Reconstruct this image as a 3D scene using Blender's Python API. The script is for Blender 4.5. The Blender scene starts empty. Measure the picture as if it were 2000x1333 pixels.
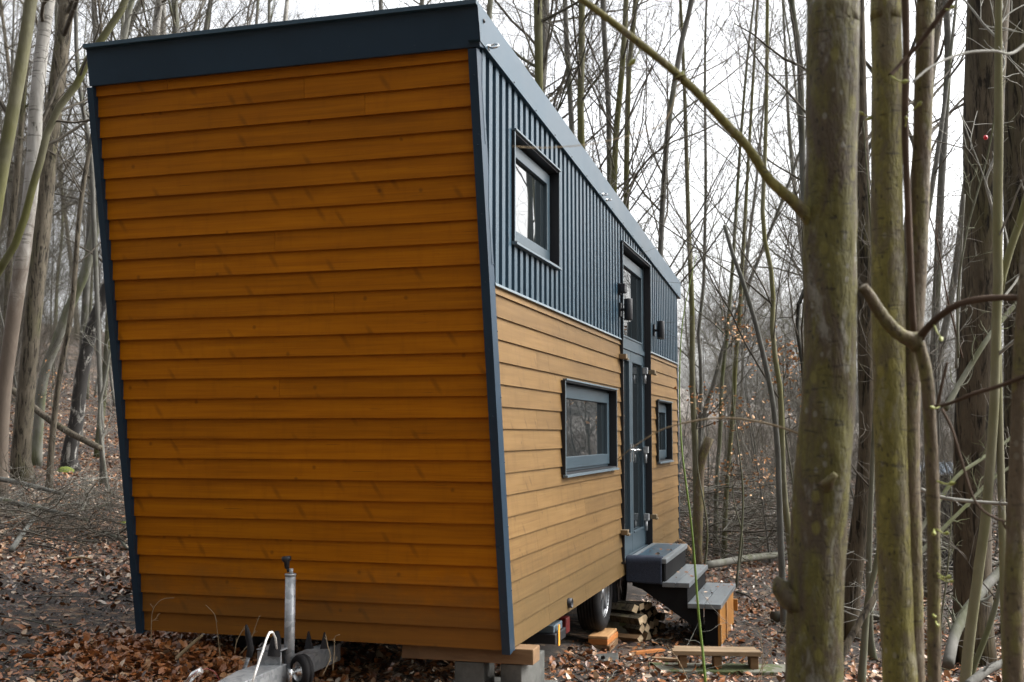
import bpy, bmesh, math, random
import numpy as np
from mathutils import Vector, Matrix
from math import sin, cos, pi, radians, atan, sqrt

random.seed(7)
rng = np.random.default_rng(11)
scene = bpy.context.scene
COL = scene.collection

# ------------------------------------------------------------------ camera
FPX = 2175.0                      # focal length in pixels of the 2000 px wide photograph
PITCH = atan(182 / FPX)
YAW = radians(16.3)
CAM = np.array([0.0, 0.0, 1.7])
FW = np.array([-sin(YAW) * cos(PITCH), cos(YAW) * cos(PITCH), sin(PITCH)])
RT = np.array([cos(YAW), sin(YAW), 0.0])
UP = np.cross(RT, FW)
cam_d = bpy.data.cameras.new("camera")
cam = bpy.data.objects.new("camera", cam_d)
COL.objects.link(cam)
cam_d.sensor_width = 36.0
cam_d.lens = 36.0 * FPX / 2000.0
cam_d.clip_start = 0.05
cam_d.clip_end = 2000
cam.matrix_world = Matrix(((RT[0], UP[0], -FW[0], CAM[0]), (RT[1], UP[1], -FW[1], CAM[1]),
                           (RT[2], UP[2], -FW[2], CAM[2]), (0, 0, 0, 1)))
cam_d.dof.use_dof = True
cam_d.dof.focus_distance = 8.0
cam_d.dof.aperture_fstop = 4.0
scene.camera = cam

# ------------------------------------------------------------------ sky and sun
SUN_EL, SUN_ROT = radians(42), radians(62)
world = bpy.data.worlds.new("World")
scene.world = world
world.use_nodes = True
nt = world.node_tree
bgn = nt.nodes["Background"]
sky = nt.nodes.new("ShaderNodeTexSky")
sky.sky_type = 'NISHITA'
sky.sun_disc = False
sky.sun_elevation = SUN_EL
sky.sun_rotation = SUN_ROT
sky.air_density = 1.0
sky.dust_density = 6.0
sky.ozone_density = 1.0
hs = nt.nodes.new("ShaderNodeHueSaturation")       # overcast: the blue washed out of the sky
hs.inputs["Saturation"].default_value = 0.16
nt.links.new(sky.outputs[0], hs.inputs["Color"])
nt.links.new(hs.outputs[0], bgn.inputs["Color"])
bgn.inputs["Strength"].default_value = 0.15
sun_d = bpy.data.lights.new("sun", 'SUN')
sun_d.energy = 0.5
sun_d.angle = radians(25)
sun_d.color = (1.0, 0.97, 0.93)
sun = bpy.data.objects.new("sun", sun_d)
COL.objects.link(sun)
sdir = Vector((sin(SUN_ROT) * cos(SUN_EL), cos(SUN_ROT) * cos(SUN_EL), sin(SUN_EL)))
sun.rotation_euler = sdir.to_track_quat('Z', 'Y').to_euler()
scene.view_settings.view_transform = 'Standard'
scene.view_settings.look = 'None'
scene.view_settings.gamma = 1.0
scene.view_settings.exposure = 1.85
scene.cycles.max_bounces = 6
scene.cycles.diffuse_bounces = 3
scene.cycles.use_denoising = True
scene.cycles.denoiser = 'OPENIMAGEDENOISE'
scene.cycles.denoising_input_passes = 'RGB_ALBEDO_NORMAL'

# ------------------------------------------------------------------ helpers: pixels and ground
def ray(u, v):
    return FW + RT * (u - 1000) / FPX - UP * (v - 666.5) / FPX

def at(u, v, d):
    return CAM + ray(u, v) * d

def sstep(a, b, x):
    t = np.clip((x - a) / (b - a), 0, 1)
    return t * t * (3 - 2 * t)

def ground_z(x, y):
    x = np.asarray(x, float); y = np.asarray(y, float)
    s = np.maximum(-1.8 - x, 0.0)
    z = 0.128 * np.minimum(s, 2.5) + 0.085 * np.maximum(s - 2.5, 0)
    z = z + 0.10 * np.maximum(s - 13, 0) - 0.09 * np.maximum(s - 75, 0)
    z = z - 0.035 * np.clip(y - 6.4, 0, 4.5)
    z = z + 0.02 * np.sin(x * 1.7 + 0.6 * y) * np.cos(y * 1.3 - 0.4 * x) + 0.008 * np.sin(5.1 * x + 1) * np.sin(4.3 * y)
    z = z + 0.5 * np.clip(-4.5 - y, 0, 30) * sstep(-4.5, -9, y)          # unseen bank added behind the camera, blocks low sky to darken the front
    far = sstep(8, 30, np.hypot(x, y))
    z = z + far * (0.25 * np.sin(x * .21 + 1) * np.cos(y * .17) )
    z = z + 0.015 * np.maximum(np.hypot(x, y) - 40, 0) * (x > -60)
    return z

def gz(x, y):
    return float(ground_z(x, y))

def ghit(u, v, dmax=120):
    """depth and point where the line of sight (u, v) meets the terrain"""
    r = ray(u, v)
    ds = np.geomspace(3, dmax, 3000)
    P = CAM[None] + ds[:, None] * r[None]
    below = P[:, 2] < ground_z(P[:, 0], P[:, 1])
    i = int(np.argmax(below)) if below.any() else len(ds) - 1
    return float(ds[i]), P[i]

# ------------------------------------------------------------------ helpers: objects
def tag(o, label=None, cat=None, group=None, kind=None):
    if label: o['label'] = label
    if cat: o['category'] = cat
    if group: o['group'] = group
    if kind: o['kind'] = kind
    return o

def empty(name, loc, label=None, cat=None, group=None):
    o = bpy.data.objects.new(name, None)
    o.empty_display_size = 0.1
    COL.objects.link(o)
    o.location = loc
    return tag(o, label, cat, group)

def root_loc(o):
    L = Vector((0, 0, 0))
    while o is not None:
        L += o.location
        o = o.parent
    return L

class MB:
    """collects shapes in world coordinates and links them as ONE mesh object"""
    def __init__(s):
        s.v = []; s.f = []; s.uv = []; s.rnd = []; s.smooth = []
    def face_mesh(s, vs, fs, smooth=False, rnd=0.0):
        b = len(s.v)
        s.v += [tuple(p) for p in vs]
        s.rnd += [rnd] * len(vs)
        for f in fs:
            s.f.append([b + i for i in f]); s.smooth.append(smooth)
            s.uv.append(None)
    def hexa(s, p, rnd=0.0, uvs=None):
        """8 corners: 0-3 one side (ccw seen from outside), 4-7 the opposite side in the same order"""
        fs = [(0, 1, 2, 3), (7, 6, 5, 4), (0, 4, 5, 1), (1, 5, 6, 2), (2, 6, 7, 3), (3, 7, 4, 0)]
        b = len(s.v)
        s.v += [tuple(q) for q in p]
        s.rnd += [rnd] * 8
        for f in fs:
            s.f.append([b + i for i in f]); s.smooth.append(False)
            s.uv.append([uvs[i] for i in f] if uvs else None)
    def box(s, x0, x1, y0, y1, z0, z1, rnd=0.0):
        s.hexa([(x0, y0, z0), (x1, y0, z0), (x1, y0, z1), (x0, y0, z1),
                (x0, y1, z0), (x1, y1, z0), (x1, y1, z1), (x0, y1, z1)], rnd)
    def obox(s, c, ax, ay, az, rnd=0.0):
        """oriented box: centre and three half-axis vectors"""
        c, ax, ay, az = (np.array(q, float) for q in (c, ax, ay, az))
        P = [c + i * ax + j * ay + k * az for (i, j, k) in
             ((-1, -1, -1), (1, -1, -1), (1, -1, 1), (-1, -1, 1), (-1, 1, -1), (1, 1, -1), (1, 1, 1), (-1, 1, 1))]
        s.hexa(P, rnd)
    def prism(s, poly, a, b, axis='y'):
        """extrude a 2-D outline (ccw) from a to b along an axis"""
        n = len(poly)
        def pt(p, t):
            return (p[0], t, p[1]) if axis == 'y' else ((t, p[0], p[1]) if axis == 'x' else (p[0], p[1], t))
        vs = [pt(p, a) for p in poly] + [pt(p, b) for p in poly]
        fs = [tuple(range(n)), tuple(range(2 * n - 1, n - 1, -1))]
        fs += [(i, i + n, (i + 1) % n + n, (i + 1) % n) for i in range(n)]
        s.face_mesh(vs, fs)
    def tube(s, pts, rad, n=10, cap=True, smooth=True):
        pts = [np.array(p, float) for p in pts]
        if np.isscalar(rad): rad = [rad] * len(pts)
        vs = []
        prev = None
        for i, p in enumerate(pts):
            t = pts[min(i + 1, len(pts) - 1)] - pts[max(i - 1, 0)]
            t /= np.linalg.norm(t)
            if prev is None:
                a = np.array([0, 0, 1.0]) if abs(t[2]) < .9 else np.array([1.0, 0, 0])
            else:
                a = prev
            u = a - t * (a @ t); u /= np.linalg.norm(u); prev = u
            w = np.cross(t, u)
            for k in range(n):
                th = 2 * pi * k / n
                vs.append(p + rad[i] * (cos(th) * u + sin(th) * w))
        m = len(pts)
        fs = [(i * n + k, i * n + (k + 1) % n, (i + 1) * n + (k + 1) % n, (i + 1) * n + k) for i in range(m - 1) for k in range(n)]
        s.face_mesh(vs, fs, smooth)
        if cap:
            b = len(s.v) - len(vs)
            s.f.append([b + k for k in range(n - 1, -1, -1)]); s.smooth.append(False); s.uv.append(None)
            s.f.append([b + (m - 1) * n + k for k in range(n)]); s.smooth.append(False); s.uv.append(None)
    def lathe(s, prof, origin, axis, n=28, smooth=True):
        """profile (r, h) turned round an axis"""
        axis = np.array(axis, float); axis /= np.linalg.norm(axis)
        a = np.array([0, 0, 1.0]) if abs(axis[2]) < .9 else np.array([1.0, 0, 0])
        u = a - axis * (a @ axis); u /= np.linalg.norm(u); w = np.cross(axis, u)
        o = np.array(origin, float)
        vs = [o + axis * h + r * (cos(2 * pi * k / n) * u + sin(2 * pi * k / n) * w) for (r, h) in prof for k in range(n)]
        m = len(prof)
        fs = [(i * n + k, i * n + (k + 1) % n, (i + 1) * n + (k + 1) % n, (i + 1) * n + k) for i in range(m - 1) for k in range(n)]
        s.face_mesh(vs, fs, smooth)
    def build(s, name, mat, parent=None, bevel=0.0):
        me = bpy.data.meshes.new(name)
        L = root_loc(parent) if parent else Vector((0, 0, 0))
        me.from_pydata([(p[0] - L[0], p[1] - L[1], p[2] - L[2]) for p in s.v], [], s.f)
        me.polygons.foreach_set('use_smooth', s.smooth)
        if any(u is not None for u in s.uv):
            lay = me.uv_layers.new(name='UVMap')
            flat = []
            for f, u in zip(s.f, s.uv):
                for i in range(len(f)):
                    flat += list(u[i]) if u else [0.0, 0.0]
            lay.data.foreach_set('uv', flat)
        at_ = me.attributes.new('rnd', 'FLOAT', 'POINT')
        at_.data.foreach_set('value', s.rnd)
        me.materials.append(mat)
        me.update()
        if bevel:
            bm = bmesh.new(); bm.from_mesh(me)
            bmesh.ops.recalc_face_normals(bm, faces=bm.faces)
            bm.to_mesh(me); bm.free()
        o = bpy.data.objects.new(name, me)
        COL.objects.link(o)
        if parent: o.parent = parent
        if bevel:
            b = o.modifiers.new('bevel', 'BEVEL'); b.width = bevel; b.segments = 2; b.limit_method = 'ANGLE'
        return o

def np_object(name, V, F, mat, parent=None, attrs=None, smooth=True, tri=False):
    """mesh from numpy arrays; F is (n, 4) or (n, 3)"""
    me = bpy.data.meshes.new(name)
    k = F.shape[1]
    me.vertices.add(len(V)); me.vertices.foreach_set('co', np.ascontiguousarray(V, np.float32).ravel())
    me.loops.add(F.size); me.loops.foreach_set('vertex_index', np.ascontiguousarray(F, np.int32).ravel())
    me.polygons.add(len(F))
    me.polygons.foreach_set('loop_start', np.arange(0, F.size, k, dtype=np.int32))
    me.polygons.foreach_set('loop_total', np.full(len(F), k, np.int32))
    me.polygons.foreach_set('use_smooth', np.full(len(F), smooth, bool))
    for n_, a in (attrs or {}).items():
        t = me.attributes.new(n_, 'FLOAT', 'POINT')
        t.data.foreach_set('value', np.ascontiguousarray(a, np.float32))
    me.update(calc_edges=True)
    me.materials.append(mat)
    o = bpy.data.objects.new(name, me)
    COL.objects.link(o)
    if parent: o.parent = parent
    return o

# ------------------------------------------------------------------ materials
class Mat:
    def __init__(s, name):
        s.m = bpy.data.materials.new(name); s.m.use_nodes = True
        s.t = s.m.node_tree; s.b = s.t.nodes['Principled BSDF']
    def n(s, typ, **kw):
        nd = s.t.nodes.new('ShaderNode' + typ)
        for k, v in kw.items():
            if k in nd.inputs: nd.inputs[k].default_value = v
            else: setattr(nd, k, v)
        return nd
    def l(s, a, b): s.t.links.new(a, b)
    def coord(s, kind='Object', scale=(1, 1, 1)):
        c = s.n('TexCoord'); mp = s.n('Mapping'); mp.inputs['Scale'].default_value = scale
        s.l(c.outputs[kind], mp.inputs['Vector']); return mp.outputs[0]
    def noise(s, vec, scale, detail=4, rough=.55, dist=0.0):
        nd = s.n('TexNoise'); nd.inputs['Scale'].default_value = scale; nd.inputs['Detail'].default_value = detail
        nd.inputs['Roughness'].default_value = rough; nd.inputs['Distortion'].default_value = dist
        s.l(vec, nd.inputs['Vector']); return nd.outputs['Fac']
    def ramp(s, fac, stops):
        r = s.n('ValToRGB'); e = r.color_ramp.elements
        while len(e) < len(stops): e.new(.5)
        for el, (p, c) in zip(e, stops):
            el.position = p; el.color = (*c, 1) if len(c) == 3 else c
        s.l(fac, r.inputs['Fac']); return r.outputs['Color']
    def mix(s, fac, a, b, mode='MIX'):
        m = s.n('Mix', data_type='RGBA', blend_type=mode)
        for sock, v in ((m.inputs[0], fac), (m.inputs[6], a), (m.inputs[7], b)):
            if isinstance(v, bpy.types.NodeSocket): s.l(v, sock)
            else: sock.default_value = v if not isinstance(v, tuple) or len(v) == 4 else (*v, 1)
        return m.outputs[2]
    def math(s, op, a, b=0.0):
        m = s.n('Math', operation=op)
        for sock, v in ((m.inputs[0], a), (m.inputs[1], b)):
            if isinstance(v, bpy.types.NodeSocket): s.l(v, sock)
            else: sock.default_value = v
        return m.outputs[0]
    def attr(s, name):
        a = s.n('Attribute'); a.attribute_name = name; return a.outputs['Fac']
    def col(s, c): 
        if isinstance(c, tuple): s.b.inputs['Base Color'].default_value = (*c, 1)
        else: s.l(c, s.b.inputs['Base Color'])
    def set(s, **kw):
        for k, v in kw.items():
            i = s.b.inputs[k.replace('_', ' ')]
            if isinstance(v, bpy.types.NodeSocket): s.l(v, i)
            else: i.default_value = v
    def bump(s, h, strength=.3, dist=.01):
        b = s.n('Bump'); b.inputs['Strength'].default_value = strength; b.inputs['Distance'].default_value = dist
        s.l(h, b.inputs['Height']); s.l(b.outputs[0], s.b.inputs['Normal'])

M = {}

def wood_mat(name, dark, mid, light, knot, rough=.55, weather=.15):
    k = Mat(name)
    c = k.n('TexCoord'); sep = k.n('SeparateXYZ'); k.l(c.outputs['UV'], sep.inputs[0])
    rnd = k.attr('rnd')
    u = sep.outputs[0]; v = k.math('ADD', sep.outputs[1], k.math('MULTIPLY', rnd, 37.0))
    def comb(su, sv):
        cb = k.n('CombineXYZ'); k.l(k.math('MULTIPLY', u, su), cb.inputs[0]); k.l(k.math('MULTIPLY', v, sv), cb.inputs[1]); return cb.outputs[0]
    grain = k.noise(comb(1.1, 34), 1.0, 5, .6, .35)
    streak = k.noise(comb(3.0, 150), 1.0, 2)
    blot = k.noise(comb(1.6, 7), 1.0, 3)
    base = k.ramp(grain, [(.25, dark), (.5, mid), (.78, light)])
    base = k.mix(.28, base, k.ramp(streak, [(.3, dark), (.7, light)]), 'MIX')
    # tone from board to board and cloudy stain
    tone = k.math('ADD', .74, k.math('ADD', k.math('MULTIPLY', k.math('FRACT', k.math('MULTIPLY', rnd, 91.7)), .22), k.math('MULTIPLY', blot, .40)))
    cmb = k.n('CombineColor')
    for i in range(3): k.l(tone, cmb.inputs[i])
    base = k.mix(1.0, base, cmb.outputs[0], 'MULTIPLY')
    # small round knots, and faint slanting feather marks beside them
    def cells(vec, dens):
        vo = k.n('TexVoronoi'); vo.voronoi_dimensions = '2D'; vo.inputs['Scale'].default_value = 1.0
        k.l(vec, vo.inputs['Vector']); sc = k.n('SeparateColor'); k.l(vo.outputs['Color'], sc.inputs[0])
        return vo.outputs['Distance'], k.math('GREATER_THAN', sc.outputs[0], 1 - dens)
    dk, kp = cells(comb(8.0, 9.0), .055)
    kn = k.math('MULTIPLY', k.ramp(dk, [(.04, (1, 1, 1)), (.13, (0, 0, 0))]), kp)
    base = k.mix(k.math('MULTIPLY', kn, .55), base, knot)
    cb = k.n('CombineXYZ'); k.l(k.math('MULTIPLY', k.math('ADD', u, k.math('MULTIPLY', v, .7)), 9.0), cb.inputs[0]); k.l(k.math('MULTIPLY', v, 4.2), cb.inputs[1])
    df, kf = cells(cb.outputs[0], .17)
    fe = k.math('MULTIPLY', k.ramp(df, [(.05, (1, 1, 1)), (.22, (0, 0, 0))]), kf)
    base = k.mix(k.math('MULTIPLY', fe, .42), base, knot)
    # grey weather streaks running down across the boards
    ws = k.n('CombineXYZ'); k.l(k.math('MULTIPLY', k.math('ADD', u, k.math('MULTIPLY', rnd, 3.0)), 16.0), ws.inputs[0]); k.l(k.math('MULTIPLY', v, 3.0), ws.inputs[1])
    base = k.mix(k.math('MULTIPLY', k.ramp(k.noise(ws.outputs[0], 1.0, 3, .6), [(.52, (0, 0, 0)), (.75, (1, 1, 1))]), weather), base, knot)
    # short dark checks and drips
    chk = k.noise(comb(2.6, 95), 1.0, 1)
    base = k.mix(k.math('MULTIPLY', k.math('GREATER_THAN', chk, .76), .55), base, knot)
    so = k.n('SeparateXYZ'); k.l(k.n('TexCoord').outputs['Object'], so.inputs[0])
    splash = k.noise(k.coord('Object', (3, 3, 5)), 1.6, 6, .7)
    low = k.ramp(k.math('ADD', so.outputs[2], k.math('MULTIPLY', splash, -.55)), [(.30, (1, 1, 1)), (.62, (0, 0, 0))])
    base = k.mix(k.math('MULTIPLY', low, .55), base, (.075, .052, .022))
    k.col(base)
    k.set(Roughness=rough)
    k.b.inputs['Specular IOR Level'].default_value = .12
    k.bump(grain, .15, .004)
    return k.m

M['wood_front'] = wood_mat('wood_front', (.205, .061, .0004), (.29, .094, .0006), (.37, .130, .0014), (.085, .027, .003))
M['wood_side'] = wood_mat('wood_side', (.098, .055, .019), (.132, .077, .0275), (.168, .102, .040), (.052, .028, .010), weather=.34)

def metal_mat(name, c, rough=.42, var=.15, spec=.5, bump=0.0):
    k = Mat(name)
    v = k.coord('Object', (1, 1, 1))
    nz = k.noise(v, 2.3, 4)
    nf = k.noise(v, 40, 3)
    lo = tuple(x * (1 - var) for x in c); hi = tuple(x * (1 + var) for x in c)
    base = k.ramp(nz, [(.3, lo), (.7, hi)])
    base = k.mix(k.math('MULTIPLY', k.math('GREATER_THAN', nf, .74), .10), base, (.25, .25, .24))
    k.col(base)
    k.set(Roughness=k.math('ADD', rough - .08, k.math('MULTIPLY', nz, .16)))
    k.b.inputs['Specular IOR Level'].default_value = spec
    if bump: k.bump(nz, bump, .01)
    return k.m

M['anthracite'] = metal_mat('anthracite', (.009, .026, .046), .42, .12, .32)  # same coating as the side sheets, darkened for the shaded front
M['anthracite_sheet'] = metal_mat('anthracite_sheet', (.018, .046, .070), .36, .10, .45, .06)  # the one coating again, made paler for the sky-lit side
M['frame_paint'] = metal_mat('frame_paint', (.030, .052, .068), .38, .08, .55)
M['trim_edge'] = metal_mat('trim_edge', (.085, .115, .135), .4, .1, .5)
M['black'] = metal_mat('black', (.012, .013, .016), .5, .2, .4)
M['galv'] = None
k = Mat('galvanised'); v = k.coord()
vo = k.n('TexVoronoi'); vo.inputs['Scale'].default_value = 38; k.l(v, vo.inputs['Vector'])
sc = k.n('SeparateColor'); k.l(vo.outputs['Color'], sc.inputs[0])
k.col(k.ramp(sc.outputs[0], [(.1, (.21, .225, .235)), (.9, (.34, .355, .365))])); k.set(Metallic=.55, Roughness=.5)
M['galv'] = k.m
k = Mat('bright_steel'); k.col((.62, .63, .63)); k.set(Metallic=.9, Roughness=.25); M['steel'] = k.m
k = Mat('bronze_clip'); k.col((.20, .15, .09)); k.set(Metallic=.6, Roughness=.45); M['bronze'] = k.m
k = Mat('rubber'); v = k.coord(); k.col(k.ramp(k.noise(v, 9, 4), [(.3, (.007, .007, .008)), (.7, (.018, .017, .017))])); k.set(Roughness=.8); k.b.inputs['Specular IOR Level'].default_value = .15; M['rubber'] = k.m
k = Mat('alloy'); k.col((.26, .27, .28)); k.set(Metallic=.7, Roughness=.35); M['alloy'] = k.m
k = Mat('white_cord'); v = k.coord(); k.col(k.ramp(k.noise(v, 90, 2), [(.4, (.45, .44, .42)), (.6, (.75, .74, .70))])); k.set(Roughness=.8); M['cord'] = k.m
k = Mat('red_plastic'); k.col((.10, .008, .008)); k.set(Roughness=.4); M['red'] = k.m
k = Mat('orange_plastic'); k.col((.72, .33, .04)); k.set(Roughness=.4); M['orange'] = k.m
k = Mat('window_glass'); k.col((.012, .016, .018)); k.set(Roughness=.015, IOR=3.2); k.b.inputs['Specular IOR Level'].default_value = .5
k.bump(k.noise(k.coord(), 1.6, 2), .06, .02); M['glass'] = k.m

def plank_mat(name, a, b, rough=.6, sc=(3, 30, 30), spec=.4):
    k = Mat(name); v = k.coord('Object', sc)
    g = k.noise(v, 1.0, 5, .6, .4); w = k.noise(k.coord('Object', (2, 2, 2)), 1.5, 3)
    base = k.ramp(g, [(.28, a), (.72, b)])
    base = k.mix(k.math('MULTIPLY', k.math('GREATER_THAN', w, .56), .35), base, a)
    k.col(base); k.set(Roughness=rough); k.b.inputs['Specular IOR Level'].default_value = spec
    k.bump(g, .3, .004); return k.m

M['step_grey'] = plank_mat('step_grey', (.10, .115, .125), (.17, .19, .20), .36, (22, 2.5, 22), .6)
M['step_dark'] = plank_mat('step_dark', (.006, .006, .007), (.012, .012, .012), .7, (6, 6, 3), .08)
M['cabinet'] = plank_mat('cabinet_wood', (.27, .11, .02), (.42, .19, .035), .5, (30, 30, 4))
M['plank_old'] = plank_mat('plank_old', (.13, .085, .045), (.30, .21, .12), .75, (3, 26, 26))
M['timber_new'] = plank_mat('timber_new', (.30, .15, .055), (.48, .29, .13), .7, (20, 4, 20))
M['timber_brown'] = plank_mat('timber_brown', (.11, .060, .026), (.20, .118, .055), .75, (3, 26, 26))
M['firewood'] = plank_mat('firewood', (.34, .24, .13), (.60, .47, .30), .8, (4, 30, 30))
M['timber_orange'] = plank_mat('timber_orange', (.30, .10, .022), (.44, .17, .04), .7, (5, 5, 26))
k = Mat('concrete'); v = k.coord(); n1 = k.noise(v, 7, 6, .65)
k.col(k.ramp(n1, [(.3, (.032, .033, .029)), (.7, (.105, .105, .095))])); k.set(Roughness=.9); k.bump(n1, .4, .01); M['concrete'] = k.m
k = Mat('concrete_mossy'); v = k.coord(); n1 = k.noise(v, 7, 6, .65); n2 = k.noise(v, 4, 3)
k.col(k.mix(k.math('GREATER_THAN', n2, .5), k.ramp(n1, [(.3, (.10, .10, .075)), (.7, (.20, .195, .15))]), (.07, .085, .03))); k.set(Roughness=.95); M['concrete_mossy'] = k.m
k = Mat('rug'); v = k.coord(); n1 = k.noise(v, 160, 2); n2 = k.noise(v, 6, 3)
k.col(k.mix(k.math('MULTIPLY', n2, .6), k.ramp(n1, [(.3, (.016, .020, .032)), (.7, (.045, .055, .08))]), (.03, .035, .045))); k.set(Roughness=.95); k.b.inputs['Specular IOR Level'].default_value = .1; k.bump(n1, .6, .004); M['rug'] = k.m

def bark_mat(name, a, b, moss, moss_amt=.5, sc=(9, 9, 2.5), ridges=0.0, lent=0.0, rough=.85, pale=None):
    k = Mat(name)
    v = k.coord('Object', sc)
    oi = k.n('ObjectInfo').outputs['Random']
    n1 = k.noise(v, 1.0, 6, .62, .3)
    base = k.ramp(n1, [(.28, a), (.72, b)])
    n2 = k.noise(k.coord('Object', (2.2, 2.2, .7)), 1.3, 4, .6)
    mm = k.ramp(k.math('ADD', n2, k.math('MULTIPLY', k.math('SUBTRACT', oi, .5), .12)), [(.62 - .35 * moss_amt, (0, 0, 0)), (.74 - .25 * moss_amt, (1, 1, 1))])
    base = k.mix(k.math('MULTIPLY', mm, .8), base, moss)
    if pale:
        n4 = k.noise(k.coord('Object', (5, 5, 1.6)), 1.6, 4, .6)
        base = k.mix(k.ramp(n4, [(.56, (0, 0, 0)), (.66, (.75, .75, .75))]), base, pale)
    h = n1
    if ridges:
        n3 = k.noise(k.coord('Object', (26, 26, 3.2)), 1.0, 4, .7, .6)
        base = k.mix(k.ramp(n3, [(.38, (1, 1, 1)), (.5, (0, 0, 0))]), base, tuple(x * .3 for x in a))
        h = n3
    if lent:
        n3 = k.noise(k.coord('Object', (16, 16, 70)), 1.0, 3, .6)
        base = k.mix(k.math('MULTIPLY', k.ramp(n3, [(.55, (0, 0, 0)), (.72, (1, 1, 1))]), lent), base, tuple(x * .45 for x in a))
    k.col(base); k.set(Roughness=rough); k.b.inputs['Specular IOR Level'].default_value = .2
    k.bump(h, .5 + ridges * .5, .012)
    return k.m

def near_bark(name, brown, olive, grey, w_olive, w_grey):
    k = Mat(name)
    fine = k.noise(k.coord('Object', (60, 60, 26)), 1.0, 5, .7)
    streak = k.noise(k.coord('Object', (34, 34, 7)), 1.0, 5, .65, .8)
    patch = k.noise(k.coord('Object', (13, 13, 4.5)), 1.0, 5, .68, .5)
    patch2 = k.noise(k.coord('Object', (10, 10, 3.2)), 1.0, 5, .7, .4)
    v2 = k.n('VectorMath', operation='ADD'); v2.inputs[1].default_value = (7.3, 2.1, 5.5)
    base = k.mix(streak, tuple(x * .30 for x in brown), tuple(x * 1.65 for x in brown))
    ol = k.mix(fine, tuple(x * .35 for x in olive), tuple(x * 1.85 for x in olive))
    base = k.mix(k.ramp(patch, [(w_olive - .06, (1, 1, 1)), (w_olive + .08, (0, 0, 0))]), base, ol)
    gr = k.mix(fine, tuple(x * .6 for x in grey), tuple(x * 1.35 for x in grey))
    base = k.mix(k.math('MULTIPLY', k.ramp(patch2, [(w_grey, (0, 0, 0)), (w_grey + .10, (1, 1, 1))]), .8), base, gr)
    vo = k.n('TexVoronoi'); vo.feature = 'DISTANCE_TO_EDGE'; vo.inputs['Scale'].default_value = 1.0
    k.l(k.coord('Object', (75, 75, 20)), vo.inputs['Vector'])
    crack = k.ramp(vo.outputs['Distance'], [(.0, (1, 1, 1)), (.09, (0, 0, 0))])
    base = k.mix(k.math('MULTIPLY', k.math('MULTIPLY', crack, streak), .35), base, tuple(x * .25 for x in brown))
    # lichen dots and dark pores, each a spot with its own edge
    for scl, dens, colr, rad_ in (((44, 44, 30), .13, tuple(x * .85 for x in grey), .34), ((70, 70, 34), .30, tuple(x * .18 for x in brown), .30), ((24, 24, 15), .22, tuple(x * 1.7 for x in olive), .36)):
        vs_ = k.n('TexVoronoi'); vs_.inputs['Scale'].default_value = 1.0; k.l(k.coord('Object', scl), vs_.inputs['Vector'])
        sc_ = k.n('SeparateColor'); k.l(vs_.outputs['Color'], sc_.inputs[0])
        sp = k.math('MULTIPLY', k.math('GREATER_THAN', sc_.outputs[0], 1 - dens), k.ramp(k.math('ADD', vs_.outputs['Distance'], k.math('MULTIPLY', fine, .25)), [(rad_, (1, 1, 1)), (rad_ + .12, (0, 0, 0))]))
        base = k.mix(k.math('MULTIPLY', sp, .7), base, colr)
    le = k.noise(k.coord('Object', (22, 22, 85)), 1.0, 2, .5)
    base = k.mix(k.ramp(le, [(.62, (0, 0, 0)), (.70, (.7, .7, .7))]), base, tuple(x * .35 for x in brown))
    k.col(base); k.set(Roughness=.66); k.b.inputs['Specular IOR Level'].default_value = .3
    h = k.math('ADD', k.math('ADD', streak, k.math('MULTIPLY', fine, .5)), k.math('MULTIPLY', crack, -.08))
    k.bump(h, .9, .012)
    return k.m
M['bark_near'] = near_bark('bark_near', (.070, .052, .030), (.090, .080, .020), (.21, .20, .165), .51, .56)
M['bark_near_light'] = near_bark('bark_near_light', (.115, .094, .052), (.138, .122, .032), (.24, .22, .155), .53, .57)
M['bark_near_brown'] = near_bark('bark_near_brown', (.115, .085, .052), (.112, .098, .034), (.21, .185, .135), .47, .57)
M['bark_olive'] = bark_mat('bark_olive', (.075, .074, .05), (.15, .15, .115), (.068, .076, .020), .52, (9, 9, 3))
M['bark_moss'] = bark_mat('bark_moss', (.068, .064, .04), (.15, .142, .09), (.085, .085, .022), .6, (9, 9, 3))
M['bark_moss_light'] = bark_mat('bark_moss_light', (.105, .10, .06), (.21, .20, .135), (.125, .122, .042), .55, (9, 9, 3))
M['bark_grey'] = bark_mat('bark_grey', (.060, .058, .050), (.150, .147, .132), (.065, .070, .035), .25, (9, 9, 3))
M['bark_pale'] = bark_mat('bark_pale', (.11, .11, .09), (.215, .21, .185), (.09, .10, .045), .4, (9, 9, 3))
M['bark_oak'] = bark_mat('bark_oak', (.058, .048, .034), (.145, .126, .094), (.070, .070, .030), .3, (9, 9, 3), ridges=1.0)
M['bark_oak_dark'] = bark_mat('bark_oak_dark', (.045, .036, .024), (.105, .085, .058), (.06, .055, .022), .4, (9, 9, 3), ridges=.8)
M['bark_dark'] = bark_mat('bark_dark', (.025, .024, .02), (.062, .06, .048), (.04, .045, .02), .3, (9, 9, 3))
M['bark_stick'] = bark_mat('bark_stick', (.06, .06, .052), (.145, .145, .13), (.075, .08, .04), .2, (12, 12, 4))
M['twig'] = bark_mat('twig', (.042, .036, .028), (.105, .093, .074), (.07, .075, .035), .15, (6, 6, 6))
M['twig_pale'] = bark_mat('twig_pale', (.13, .125, .105), (.27, .265, .235), (.12, .125, .07), .2, (6, 6, 6))
M['twig_brown'] = bark_mat('twig_brown', (.045, .028, .018), (.09, .06, .04), (.06, .05, .02), .15, (8, 8, 8))
M['stem_green'] = bark_mat('stem_green', (.06, .10, .012), (.11, .17, .03), (.09, .12, .02), .3, (12, 12, 8), rough=.5)
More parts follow.
